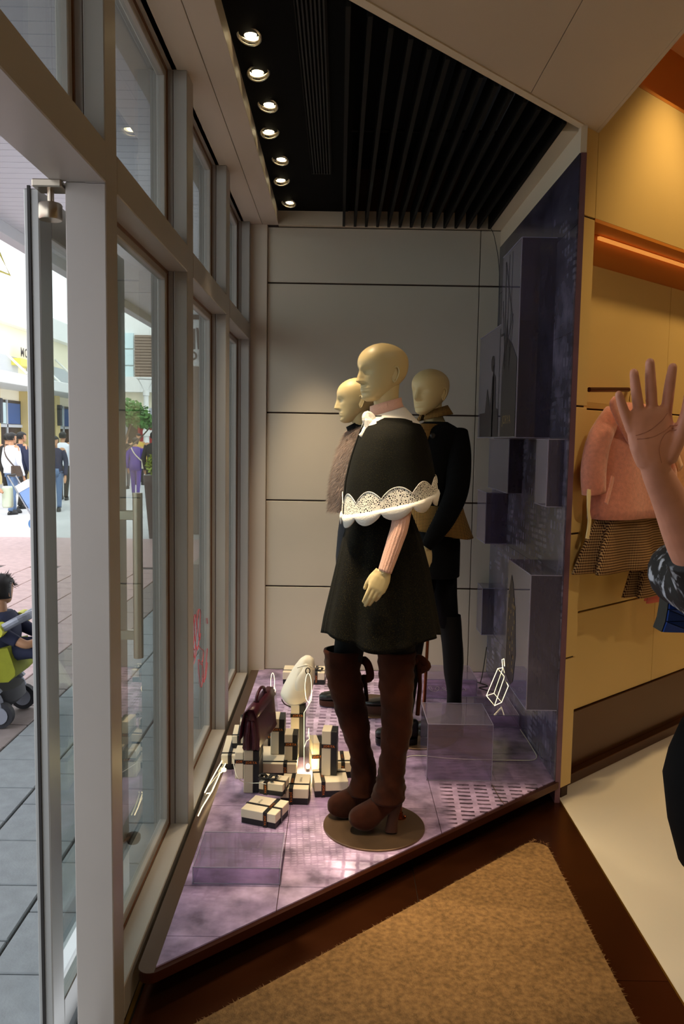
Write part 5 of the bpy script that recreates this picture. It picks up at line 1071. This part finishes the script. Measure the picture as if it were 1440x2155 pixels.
obj('clasp', MB().bbox(c0.x-.022, c0.x-.012, c0.y-.010, c0.y-.004, c0.z+.146, c0.z+.156, .002), 'metal_dark', bg_)
YW = 3.745
wb_ = thing('handbag', (-.175, YW, .352), 'white leather bucket handbag slumped on the tallest gift box', 'handbag')
WBg = sil(YW, [(1380, 642, 653, 0.012), (1386, 632, 660, 0.028), (1402, 619, 663, 0.04), (1424, 606, 662, 0.055), (1446, 594, 658, 0.066), (1460, 590, 653, 0.07), (1472, 597, 648, 0.066), (1480, 606, 640, 0.055)])
obj('body', MB().loft([[surf(WBg, 2*math.pi*i/36, k/20, 0, lambda a, v: .05*(1-v)*math.sin(6*a)+.02*math.sin(3*a+2)) for i in range(36)] for k in range(21)]), 'leather_white', wb_, smooth=True)
obj('gathered_tie', cloth_strip(bez([PY(646, 1398, YW-.05), PY(643, 1418, YW-.075), PY(634, 1440, YW-.085), PY(633, 1455, YW-.085)], 5), [.010, .012, .016, .018, .02, .024, .026, .028, .03, .03, .03, .028, .026, .024, .02, .015]), 'leather_white', wb_, smooth=True)
obj('drawcord', MB().tube(bez([PY(626, 1405, YW-.05), PY(645, 1400, YW-.06), PY(661, 1408, YW-.03)], 5), .004, 8), 'leather_white', wb_); obj('buckle', MB().tube([PY(648, 1412, YW-.085)+Vector((.010*math.cos(a), 0, .014*math.sin(a))) for a in [k*math.pi/6 for k in range(12)]], .0025, 6, closed=True), 'metal_dark', wb_)
obj('base_piping', MB().tube(bez([PY(593, 1472, YW-.05), PY(600, 1482, YW-.06), PY(618, 1490, YW-.06)], 5), .003, 6), 'metal_dark', wb_)

# ---------------------------------------------------------------- acrylic risers
def riser(label, x0, x1, y0, y1, z1, m='acrylic'):
    t = thing('acrylic_riser', ((x0+x1)/2, (y0+y1)/2, .1), label, 'display riser', 'clear acrylic risers on the platform'); h = .004; z0 = .1005
    obj('top', MB().box(x0, x1, y0, y1, z1-h, z1), m, t)
    for a in ((x0, x1, y0, y0+h), (x0, x1, y1-h, y1), (x0, x0+h, y0+h, y1-h), (x1-h, x1, y0+h, y1-h)): obj('side', MB().box(*a, z0, z1-h), m, t)
    q = .0012; e = MB()
    for (a, b, c, d, f_, g) in ((x0, x1, y0-q, y0+q, z1-q, z1+q), (x0-q, x0+q, y0-q, y0+q, z0, z1), (x1-q, x1+q, y0-q, y0+q, z0, z1), (x0, x1, y0-q, y0+q, z0, z0+2*q), (x1-q, x1+q, y0, y1, z1-q, z1+q), (x0-q, x0+q, y0, y1, z1-q, z1+q), (x0, x1, y1-q, y1+q, z1-q, z1+q)): e.box(a, b, c, d, f_, g)
    obj('edge', e, 'acrylic_edge', t); return t
riser('low clear acrylic riser at the front tip of the platform', -.470, -.178, 2.592, 2.835, .158)
riser('clear acrylic cube between the front mannequin and the lilac wall', .408, .695, 3.443, 3.73, .356)
riser('low clear riser under the glowing bottle shape', .66, .965, 4.12, 4.42, .165)
riser('clear acrylic riser at the back right corner with cables inside', .52, .82, 4.575, 4.865, .215)

# ---------------------------------------------------------------- glowing acrylic cut-outs
mat('led_edge', '#fff4d8', .3, emit=('#ffe9b4', 3.2)); mat('led_soft', '#fff0c8', .3, emit=('#ffe8b0', 2))
def cutout(name, label, lines, plate, r=.0022, m='led_edge'):
    p = lines[0][0]; t = thing(name, p, label, 'light sculpture', 'glowing acrylic cut-outs')
    for q in plate:
        n_ = (q[1]-q[0]).cross(q[2]-q[0]).normalized()*.002; k = len(q); obj('plate', MB().poly([v+n_ for v in q]+[v-n_ for v in q], [tuple(range(k)), tuple(range(2*k-1, k-1, -1))]+[(i, (i+1) % k, (i+1) % k+k, i+k) for i in range(k)]), 'acrylic_clear', t)
    for l_ in lines: obj('glowing_edge', MB().tube(l_, r, 6), m, t)
    return t
def pl(y, pts): return [PY(a, b, y) for a, b in pts]
def ell(y, cx, cy, rx, ry, n=20): return [PY(cx+rx*math.cos(2*math.pi*k/n), cy+ry*math.sin(2*math.pi*k/n), y) for k in range(n+1)]
y1 = 3.462
cutout('glowing_cutout', 'tall glowing acrylic cut-out standing between the gift boxes', [pl(y1, [(640, 1632), (640, 1500), (655, 1474), (657, 1453)]), ell(y1, 649, 1447, 7, 30), pl(y1, [(642, 1446), (644, 1470), (650, 1480), (656, 1462)]), pl(y1, [(641, 1572), (645, 1560), (651, 1555), (650, 1532), (648, 1550)])], [pl(y1, [(640, 1632), (660, 1628), (660, 1460), (655, 1474), (640, 1500)])], .0009)
y2 = 4.05
cutout('glowing_cutout', 'small glowing acrylic cut-out behind the standing gift boxes', [pl(y2, [(577, 1534), (571, 1465), (570, 1440)]), ell(y2, 574, 1436, 4, 20), pl(y2, [(570, 1460), (577, 1466), (580, 1452), (577, 1444)])], [pl(y2, [(577, 1534), (588, 1534), (582, 1455), (571, 1465)])], .0011)
zf = .12
q_ = [(417, 1717), (425, 1700), (447, 1664), (464, 1626)]; L3 = [PZ(a, b, zf) for a, b in q_]; L3b = [PZ(a, b, zf+.02) for a, b in ((431, 1668), (440, 1650), (468, 1600), (481, 1590))]
cutout('glowing_cutout', 'long glowing acrylic bottle shape lying by the window sill', [L3, L3b, [PZ(466, 1626, zf), PZ(478, 1600, zf+.01), PZ(488, 1584, zf+.02)], [PZ(434, 1670, zf+.01), PZ(442, 1669, zf+.01)]], [[PZ(417, 1717, zf), PZ(464, 1626, zf), PZ(481, 1590, zf+.02), PZ(431, 1668, zf+.02)]], .0022)
obj('neck_knob', MB().lathe(PZ(471, 1620, zf), [(.004, -.008), (.011, -.006), (.012, .004), (.005, .010)], 14), 'led_soft', bpy.data.objects['glowing_cutout.002'], smooth=True)
fa = [PY(a, b, 4.20) for a, b in ((1024, 1464), (1041, 1485), (1062, 1424), (1048, 1407))]; fbk = [PY(a, b, 4.29) for a, b in ((1040, 1459), (1056, 1478), (1070, 1444), (1059, 1405))]
ln = [fa+[fa[0]], fbk+[fbk[0]]]+[[fa[i], fbk[i]] for i in range(4)]+[[PY(1058, 1404, 4.24), PY(1057, 1388, 4.24), PY(1061, 1386, 4.24), PY(1062, 1402, 4.24)]]
cutout('glowing_bottle', 'tilted glowing bottle outline leaning on the lilac wall', ln, [fa, fbk], .0015)
# bare bulb in the heap
bp = PZ(648, 1618, .112); bu = thing('bare_bulb', (bp.x, bp.y, .1), 'small bare glowing bulb between the gift boxes', 'bulb')
obj('glass', MB().lathe((bp.x, bp.y, .112), [(.002, 0), (.008, .004), (.010, .012), (.007, .02), (.002, .024)], 16), mat('bulb_glow', '#fff6d8', .3, emit=('#ffedb0', 14)), bu, smooth=True); obj('socket', MB().lathe((bp.x, bp.y, .1), [(.008, 0), (.008, .013), (.005, .015)], 14), 'ribbon_black', bu)
lamp('bulb_light', 'POINT', (bp.x, bp.y-.012, .14), 1.2, (1, .76, .36), bu, size=.012)
# cords
mat('cord_white', '#e6e0d0', .5); mat('cord_black', '#0d0d0d', .5)
def cord(label, pts, r, m): c = obj('cable', MB().tube(bez(pts, 6), r, 6), m, smooth=True); return tag(c, label, 'cable')
cord('thin white cable looping over the gift boxes from the lying bottle shape', [PZ(488, 1585, .14), PY(497, 1630, 3.28), PY(512, 1645, 3.27), PY(530, 1648, 3.27), PY(546, 1648, 3.17), PZ(560, 1650, .212)], .0016, 'cord_white')
cord('white cable running across the platform behind the acrylic cube', [PZ(855, 1594, .103), PZ(880, 1590, .103), PZ(960, 1597, .103), PZ(1080, 1600, .103), PZ(1128, 1597, .103), PZ(1118, 1570, .103), PZ(1095, 1535, .103)], .002, 'cord_white')
cord('thin pale cable lying from the cube to the front edge', [PZ(1035, 1650, .103), PZ(1052, 1680, .103), PZ(1062, 1692, .103)], .0012, 'brass_strip')
cord('black cable tangle on the floor in the back right corner', [(.95, 5.0, .3), (.90, 4.9, .104), (.86, 4.92, .104), (.93, 4.82, .104), (.87, 4.78, .104), (.95, 4.7, .104)], .003, 'cord_black')
cord('coiled pale cable inside the rear acrylic riser', [(.56+.2*k/24+.02*math.cos(k*1.3), 4.72+.04*math.sin(k*1.3), .104+.012*abs(math.sin(k*.9))) for k in range(26)], .0016, 'cord_white')
cord('black cable hanging from the slat ceiling in the back right corner', [(.905, 5.07, 2.89), (.93, 5.06, 2.82), (.962, 5.05, 2.62), (.968, 5.04, 2.2)], .002, 'cord_black')
# red handwriting on the glass
mat('marker_red', '#c8343c', .5)
strokes = [[(1040, 580), (1052, 480), (1046, 378), (1036, 400), (1041, 500), (1052, 602), (1063, 430), (1057, 368), (1051, 450), (1066, 560), (1078, 500), (1085, 360), (1076, 345), (1067, 420), (1080, 505), (1086, 470)],
           [(1046, 640), (1056, 612), (1070, 540), (1086, 552), (1103, 570), (1092, 640), (1076, 612), (1078, 700), (1090, 762), (1100, 700), (1094, 620)], [(1120, 388), (1126, 480), (1119, 600), (1110, 700), (1104, 736), (1098, 700)], [(1128, 400), (1130, 560), (1123, 690), (1132, 600), (1139, 540)],
           [(1110, 720), (1117, 690), (1126, 600), (1130, 700), (1138, 625), (1147, 640), (1146, 740), (1139, 757), (1134, 700)], [(1040, 520), (1050, 560), (1062, 540)]]
rw_ = thing('window_script', PX(425, 1370, -.651), 'red handwritten script on the inside of the second window pane', 'lettering')
for s_ in strokes: obj('stroke', MB().tube(bez([PX(a/2.571, 1150+b/2.571, -.651) for a, b in s_], 6), .0016, 5), 'marker_red', rw_)

# ---------------------------------------------------------------- clothes on the store wall
def PW(px, py, off):
    d = ray(px, py); p = p0+wn*off; nrm = Vector((wd_.y, -wd_.x, 0)); return CAM+d*((p-CAM).dot(nrm)/d.dot(nrm))
def wsil(off, rows):
    out = []
    for r in rows:
        a = PW(r[1], r[0], off); b = PW(r[2], r[0], off); out.append(((a+b)/2, (b-a).length/2, r[3]))
    return out
def wsurf(rw, a, v, fold=None):
    k = min(max(v, 0), 1)*(len(rw)-1); i = min(int(k), len(rw)-2); t = k-i; c = rw[i][0].lerp(rw[i+1][0], t); rx = rw[i][1]+(rw[i+1][1]-rw[i][1])*t; ry = rw[i][2]+(rw[i+1][2]-rw[i][2])*t; q = 1+(fold(a, v) if fold else 0)
    return c+wd_*(rx*q*math.cos(a))+wn*(ry*q*math.sin(a))
mat('wool_pink', '#d98a72', .9, noise=(60, .12), bump=(300, .7), sheen=.5); mat('wool_peach', '#dca070', .9, noise=(50, .1), sheen=.3); tweed('tweed_dot', '#a8845a', '#3c241a', .016, .72); mat('satin_cream', '#e6cf9a', .4); mat('dress_pink', '#c9655a', .8)
OC = -.06
rl = thing('clothes_rail', PW(1290, 818, .05), 'dark bronze wall arm carrying the pink coat', 'rail', 'wall arms for clothes')
for a, b in ((1240, 1322),): obj('arm', MB().tube([PW(a, 820, .04), PW(b, 820, .02)], .011, 10), 'brown_base', rl)
obj('bracket', MB().tube([PW(1322, 820, .02), PW(1322, 820, .108)], .011, 10), 'brown_base', rl)
def hanger(c, wdt, label):
    t = thing('coat_hanger', c, label, 'hanger', 'hangers on the wall arms')
    obj('hook', MB().tube(bez([c, c+Vector((0, 0, .03)), c+wd_*.012+Vector((0, 0, .05)), c+wd_*.022+Vector((0, 0, .035))], 5), .002, 6), 'brass_strip', t); obj('shoulders', MB().tube(bez([c-wd_*wdt+Vector((0, 0, -.05)), c-wd_*wdt*.5+Vector((0, 0, -.015)), c, c+wd_*wdt*.5+Vector((0, 0, -.015)), c+wd_*wdt+Vector((0, 0, -.05))], 5), .010, 8), mat('hanger_gold', '#c89a3c', .3, metal=.6) if 'hanger_gold' not in M else 'hanger_gold', t, smooth=True)
hanger(PW(1325, 850, OC), .16, 'gold hanger inside the pink wool coat'); hanger(PW(1428, 928, OC), .14, 'gold hanger at the right edge above the peach garment')
def coat(label, body, slL, slR, m, col_px, extra=None):
    t = thing('coat', PW(body[-1][1], body[-1][0], OC), label, 'coat', 'clothes hanging on the store wall'); rw = wsil(OC, body)
    obj('body', MB().loft([[wsurf(rw, 2*math.pi*i/60, k/18, lambda a, v: v*(.05*math.sin(5*a+1)+.03*math.sin(8*a))) for i in range(60)] for k in range(19)], True, False), m, t, smooth=True, mods=[('SOLIDIFY', dict(thickness=.008, offset=-1))])
    for sl in (slL, slR):
        if sl:
            mb = MB(); limb(mb, [PW(a, b, OC-.01) for a, b in sl[0]], sl[1], 18, flat=.75); obj('sleeve', mb, m, t, smooth=True)
    cc = [PW(a, b, OC-.075) for a, b in col_px]; obj('collar', cloth_strip(bez(cc, 5), [.018, .03, .034, .034, .03, .028, .026], nrm=(.66, -.75, .1), th=.008), m, t, smooth=True)
    return t
ct = coat('pink wool coat hanging on the store wall behind the raised hand', [(852, 1300, 1352, .035), (866, 1286, 1366, .07), (895, 1272, 1378, .085), (950, 1268, 1388, .085), (1020, 1264, 1398, .09), (1086, 1256, 1408, .10)],
     ([(1290, 872), (1262, 925), (1250, 985), (1250, 1038)], [.05, .062, .066, .062]), ([(1368, 872), (1392, 930), (1402, 990), (1404, 1040)], [.05, .058, .06, .058]), 'wool_pink', [(1290, 838), (1298, 866), (1312, 896), (1330, 930)])
obj('pocket_welt', cloth_strip([PW(1290, 1003, OC-.10), PW(1284, 1030, OC-.102), PW(1276, 1060, OC-.105)], [.012], nrm=(.66, -.75, 0), th=.004), 'wool_pink', ct)
obj('belt_end', cloth_strip(bez([PW(1240, 1030, OC-.06), PW(1239, 1075, OC-.07), PW(1241, 1100, OC-.07), PW(1236, 1134, OC-.07)], 5), [.012, .014, .014, .012, .011, .009, .009, .010, .011, .012, .012], nrm=(.66, -.75, 0), th=.003), 'satin_cream', ct)
def wskirt(label, rows, m, off=OC, nf=7, amp=.15):
    t = thing('pleated_skirt', PW(rows[-1][1], rows[-1][0], off), label, 'skirt', 'clothes hanging on the store wall'); rw = wsil(off, rows)
    obj('panel', MB().loft([[wsurf(rw, 2*math.pi*i/120, k/12, lambda a, v: (.4+.6*v)*amp*math.sin(nf*a)) for i in range(120)] for k in range(13)], True, False), m, t, smooth=True, mods=[('SOLIDIFY', dict(thickness=.003, offset=-1))]); obj('waistband', MB().loft([[wsurf(rw, 2*math.pi*i/60, 0)+Vector((0, 0, dz)) for i in range(60)] for dz in (0, .02)]), m, t); return t
wskirt('dotted tan pleated skirt below the pink coat', [(1078, 1268, 1372, .065), (1110, 1255, 1382, .075), (1150, 1240, 1390, .085), (1192, 1228, 1397, .095)], 'tweed_dot')
coat('peach garment hanging at the right edge of the picture', [(925, 1414, 1484, .03), (945, 1408, 1499, .05), (1000, 1410, 1504, .055), (1080, 1410, 1510, .06), (1165, 1402, 1519, .06)], None, ([(1485, 950), (1500, 1010), (1505, 1070)], [.04, .045, .045]), 'wool_peach', [(1408, 922), (1420, 950), (1432, 985)])
wskirt('second dotted skirt hanging lower at the right', [(1160, 1345, 1420, .05), (1200, 1335, 1425, .06), (1245, 1325, 1430, .07)], 'tweed_dot', OC+.04)
dp = thing('pink_dress', PW(1385, 1255, OC+.05), 'pink dress hem hanging lowest behind the dotted skirt', 'dress', 'clothes hanging on the store wall')
rw = wsil(OC+.07, [(1150, 1380, 1440, .03), (1210, 1370, 1450, .04), (1256, 1362, 1458, .05)]); obj('skirt', MB().loft([[wsurf(rw, 2*math.pi*i/60, k/8, lambda a, v: .12*v*math.sin(6*a)) for i in range(60)] for k in range(9)], True, True), 'dress_pink', dp, smooth=True)

# ---------------------------------------------------------------- person at the right edge, waving
mat('skin_crease', '#bd7d64', .6); mat('skin_hand', '#d89a80', .5, noise=(25, .08)); m = mat('blouse_floral', '#0b0b0d', .7, noise=None); nt = m.node_tree; nn = nt.nodes; ll = nt.links; tc = nn.new('ShaderNodeTexCoord'); vo = nn.new('ShaderNodeTexNoise'); vo.inputs['Scale'].default_value = 22; vo.inputs['Detail'].default_value = 4; ll.new(tc.outputs['Object'], vo.inputs['Vector'])
rp = nn.new('ShaderNodeValToRGB'); rp.color_ramp.elements[0].position = .54; rp.color_ramp.elements[0].color = hx('#0b0b10'); rp.color_ramp.elements[1].position = .62; rp.color_ramp.elements[1].color = hx('#b9c0cc'); ll.new(vo.outputs['Fac'], rp.inputs[0]); ll.new(rp.outputs[0], nn['Principled BSDF'].inputs['Base Color'])
PC = Vector((.965, 1.80, 0))
pp = thing('person', PC, 'person at the right edge raising an open right hand, in black floral top', 'person')
wr_ = PY(1376, 978, 1.45); tipm = PY(1357, 764, 1.44)
zx = (tipm-wr_).normalized(); xx = Vector((1, .05, 0)); xx = (xx-zx*xx.dot(zx)).normalized(); yx = zx.cross(xx)
HM = Matrix(((xx.x, yx.x, zx.x, wr_.x), (xx.y, yx.y, zx.y, wr_.y), (xx.z, yx.z, zx.z, wr_.z), (0, 0, 0, 1)))
FING = [(-.43, .80, .066, .0090, -15, 3), (-.20, .95, .082, .0098, -4, 2), (.07, 1.0, .090, .0102, 1, 2), (.36, .95, .083, .0100, 11, 3)]
el_ = Vector((.735, 1.56, 1.31)); sh_ = Vector((.775, 1.80, 1.31))
hmb = hand_mesh(HM, FING, (.34, .14, .118, .0112, 30, 12), palm=(.100, .083, .030), s=1.0, n=14)
# thenar and hypothenar mounds
hmb.loft([ellring((HM @ Vector((.020, -.004, z))), r_, r_*.75, n=14) for z, r_ in ((.0, .014), (.02, .019), (.045, .020), (.070, .010))])
hmb.loft([ellring((HM @ Vector((-.024, -.004, z))), r_, r_*.7, n=14) for z, r_ in ((.006, .010), (.03, .016), (.055, .014), (.075, .008))])
limb(hmb, [HM @ Vector((0, 0, .035)), wr_, wr_.lerp(el_, .25), wr_.lerp(el_, .6), el_, el_.lerp(sh_, .3)], [.016, .0245, .032, .043, .044, .046], 20, flat=.86)
limb(hmb, [el_, el_.lerp(sh_, .5), sh_, sh_+Vector((.1, .02, .02)), PC+Vector((0, 0, 1.33)), PC+Vector((-.005, -.01, 1.40)), PC+Vector((-.01, -.02, 1.47))], [.044, .05, .055, .06, .07, .055, .05], 16)
hH = .215; hmb.join(head_mesh(hH, 40, 48).xf(Matrix.Translation(PC+Vector((-.02, -.04, 1.42))) @ Matrix.Rotation(R(-115), 4, 'Z')))
# other arm hanging with its hand
sh2 = PC+Vector((.19, .05, 1.31)); e2 = PC+Vector((.24, .05, 1.03)); w2 = PC+Vector((.23, -.06, .80))
limb(hmb, [PC+Vector((0, 0, 1.33)), sh2, e2, w2], [.06, .05, .042, .026], 14); H2 = Matrix(((-.3, .95, 0, w2.x), (-.95, -.3, -.1, w2.y), (-.1, .0, -.99, w2.z), (0, 0, 0, 1)))
hmb.join(hand_mesh(H2, REL, (.40, .25, .075, .0085, 28, 12), s=.95))
hand_o = obj('body', hmb, 'skin_hand', pp, smooth=True, mods=[('REMESH', dict(mode='VOXEL', voxel_size=.0026, use_smooth_shade=True)), ('SMOOTH', dict(factor=.5, iterations=7))])
for cr in ([(-.036, .058), (-.010, .064), (.018, .080), (.030, .090)], [(-.034, .052), (-.005, .052), (.025, .062), (.036, .070)], [(.006, .004), (.004, .03), (.016, .052), (.034, .060)]):
    obj('palm_crease', MB().tube(bez([HM @ Vector((x, -.020, z)) for x, z in cr], 8), .0007, 6), 'skin_crease', pp, smooth=True, mods=[('SHRINKWRAP', dict(target=hand_o, offset=.0003))])
tb_ = MB().loft([ellring(PC+Vector((0, 0, z)), rx, ry, n=32, p=2.3) for z, rx, ry in ((.86, .165, .13), (.95, .150, .125), (1.05, .145, .115), (1.16, .15, .12), (1.26, .165, .115), (1.33, .15, .09), (1.375, .075, .065))])
limb(tb_, [sh_+Vector((.06, .02, .0)), sh_, sh_.lerp(el_, .6), el_, el_.lerp(wr_, .18), el_.lerp(wr_, .34)], [.075, .072, .068, .064, .058, .054], 18)
limb(tb_, [sh2-Vector((.06, 0, 0)), sh2, e2, e2.lerp(w2, .4)], [.07, .068, .058, .05], 16)
obj('blouse', tb_, 'blouse_floral', pp, smooth=True)
lg = MB().loft([ellring(PC+Vector((0, 0, z)), rx, ry, n=32, p=2.2) for z, rx, ry in ((.62, .15, .12), (.72, .180, .14), (.82, .195, .15), (.88, .185, .14), (.95, .160, .125))])
for s_ in (-1, 1): limb(lg, [PC+Vector((s_*.080+.012, 0, .74)), PC+Vector((s_*.065+.03, -.01, .45)), PC+Vector((s_*.08+.02, .01, .06))], [.098, .062, .05], 18)
obj('trousers', lg, 'cloth_black', pp, smooth=True)
for s_ in (-1, 1): obj('shoe', MB().loft([ellring(PC+Vector((s_*.08+.02, -.05, z+(.016 if s_ < 0 else 0))), a, b, n=20, p=2.4) for z, a, b in ((.001, .042, .12), (.03, .046, .122), (.07, .042, .09), (.1, .036, .05))]), 'shoe_black', pp, smooth=True)
obj('hair', hair_cap(hH, -.0, .06, 36).xf(Matrix.Translation(PC+Vector((-.02, -.04, 1.42))) @ Matrix.Rotation(R(-115), 4, 'Z')), 'hair_black', pp, smooth=True)
HMx = Matrix.Translation(PC+Vector((-.02, -.04, 1.42))) @ Matrix.Rotation(R(-115), 4, 'Z'); mat('eye_white', '#e8e2da', .2); mat('iris_dark', '#1c120c', .15); mat('lip_rose', '#a8584c', .5)
for s_ in (-1, 1):
    ey = obj('eye', MB().loft([[HMx @ Vector(((.352+.030*math.cos(p_)*math.cos(a*.314))*hH, (s_*.135+.050*math.cos(p_)*math.sin(a*.314))*hH, (.500+.020*math.sin(p_))*hH)) for a in range(20)] for p_ in (-1.4, -.9, -.4, 0, .4, .9, 1.4)]), 'eye_white', pp, smooth=True)
    obj('iris', MB().loft([[HMx @ Vector((.383*hH-k*.0012, (s_*.135+r_*math.cos(a*.523))*hH, (.500+r_*math.sin(a*.523))*hH)) for a in range(12)] for k, r_ in ((1, .019), (0, .016))]), 'iris_dark', ey)
    obj('eyebrow', MB().tube(bez([HMx @ Vector((x*hH, s_*y*hH, z*hH)) for x, y, z in ((.405, .06, .565), (.400, .13, .585), (.355, .20, .570))], 4), [.0016, .0024, .0026, .0026, .0024, .0022, .0020, .0016, .0010], 6), 'hair_black', pp)
obj('lips', MB().tube(bez([HMx @ Vector((x*hH, y*hH, .195*hH)) for x, y in ((.352, -.10), (.392, -.04), (.400, 0), (.392, .04), (.352, .10))], 5), [.001, .002, .003, .0036, .004, .0044, .0046, .0048, .0048, .0048, .005, .0048, .0048, .0048, .0046, .0044, .004, .0036, .003, .002, .001], 8), 'lip_rose', pp, smooth=True)
# faceted blue bag under the raised arm
mat('bag_blue', '#123a8c', .3, metal=.3); fbg = thing('faceted_bag', PY(1440, 1300, 1.72), 'deep blue bag of triangular facets at the right edge', 'bag')
bt = PY(1446, 1235, 1.72); g = random.Random(4)
nx, nz = 5, 5; ptsb = {}
for i in range(nx+1):
    for k in range(nz+1): ptsb[i, k] = bt+Vector((-.030+.26*i/nx+(-.02*k/nz if i == 0 else 0), g.uniform(-.012, .012), .03-.13*k/nz))
fm_ = MB(); ln_ = []
for i in range(nx):
    for k in range(nz):
        a, b, c, d = ptsb[i, k], ptsb[i+1, k], ptsb[i+1, k+1], ptsb[i, k+1]
        for tri in ((a, b, c), (a, c, d)):
            m_ = (tri[0]+tri[1]+tri[2])/3; sm = [m_+(v-m_)*.9+Vector((0, -.003, 0)) for v in tri]; obj('facet', MB().poly(sm+[v+Vector((0, .05, 0)) for v in sm], [(0, 1, 2), (5, 4, 3), (0, 3, 4, 1), (1, 4, 5, 2), (2, 5, 3, 0)]), 'bag_blue', fbg)
obj('lining', MB().loft([[ptsb[i, k]+Vector((0, .003+dy, 0)) for i in range(nx+1)]+[ptsb[i, k]+Vector((0, .05-dy, 0)) for i in range(nx, -1, -1)] for k in range(nz+1) for dy in (0,)]), 'cord_black', fbg)
obj('handle', MB().tube(bez([ptsb[2, 0]+Vector((0, .03, 0)), ptsb[2, 0]+Vector((.02, .06, .09)), ptsb[4, 0]+Vector((0, .06, .09)), ptsb[4, 0]+Vector((0, .03, 0))], 5), .006, 8), 'bag_blue', fbg)
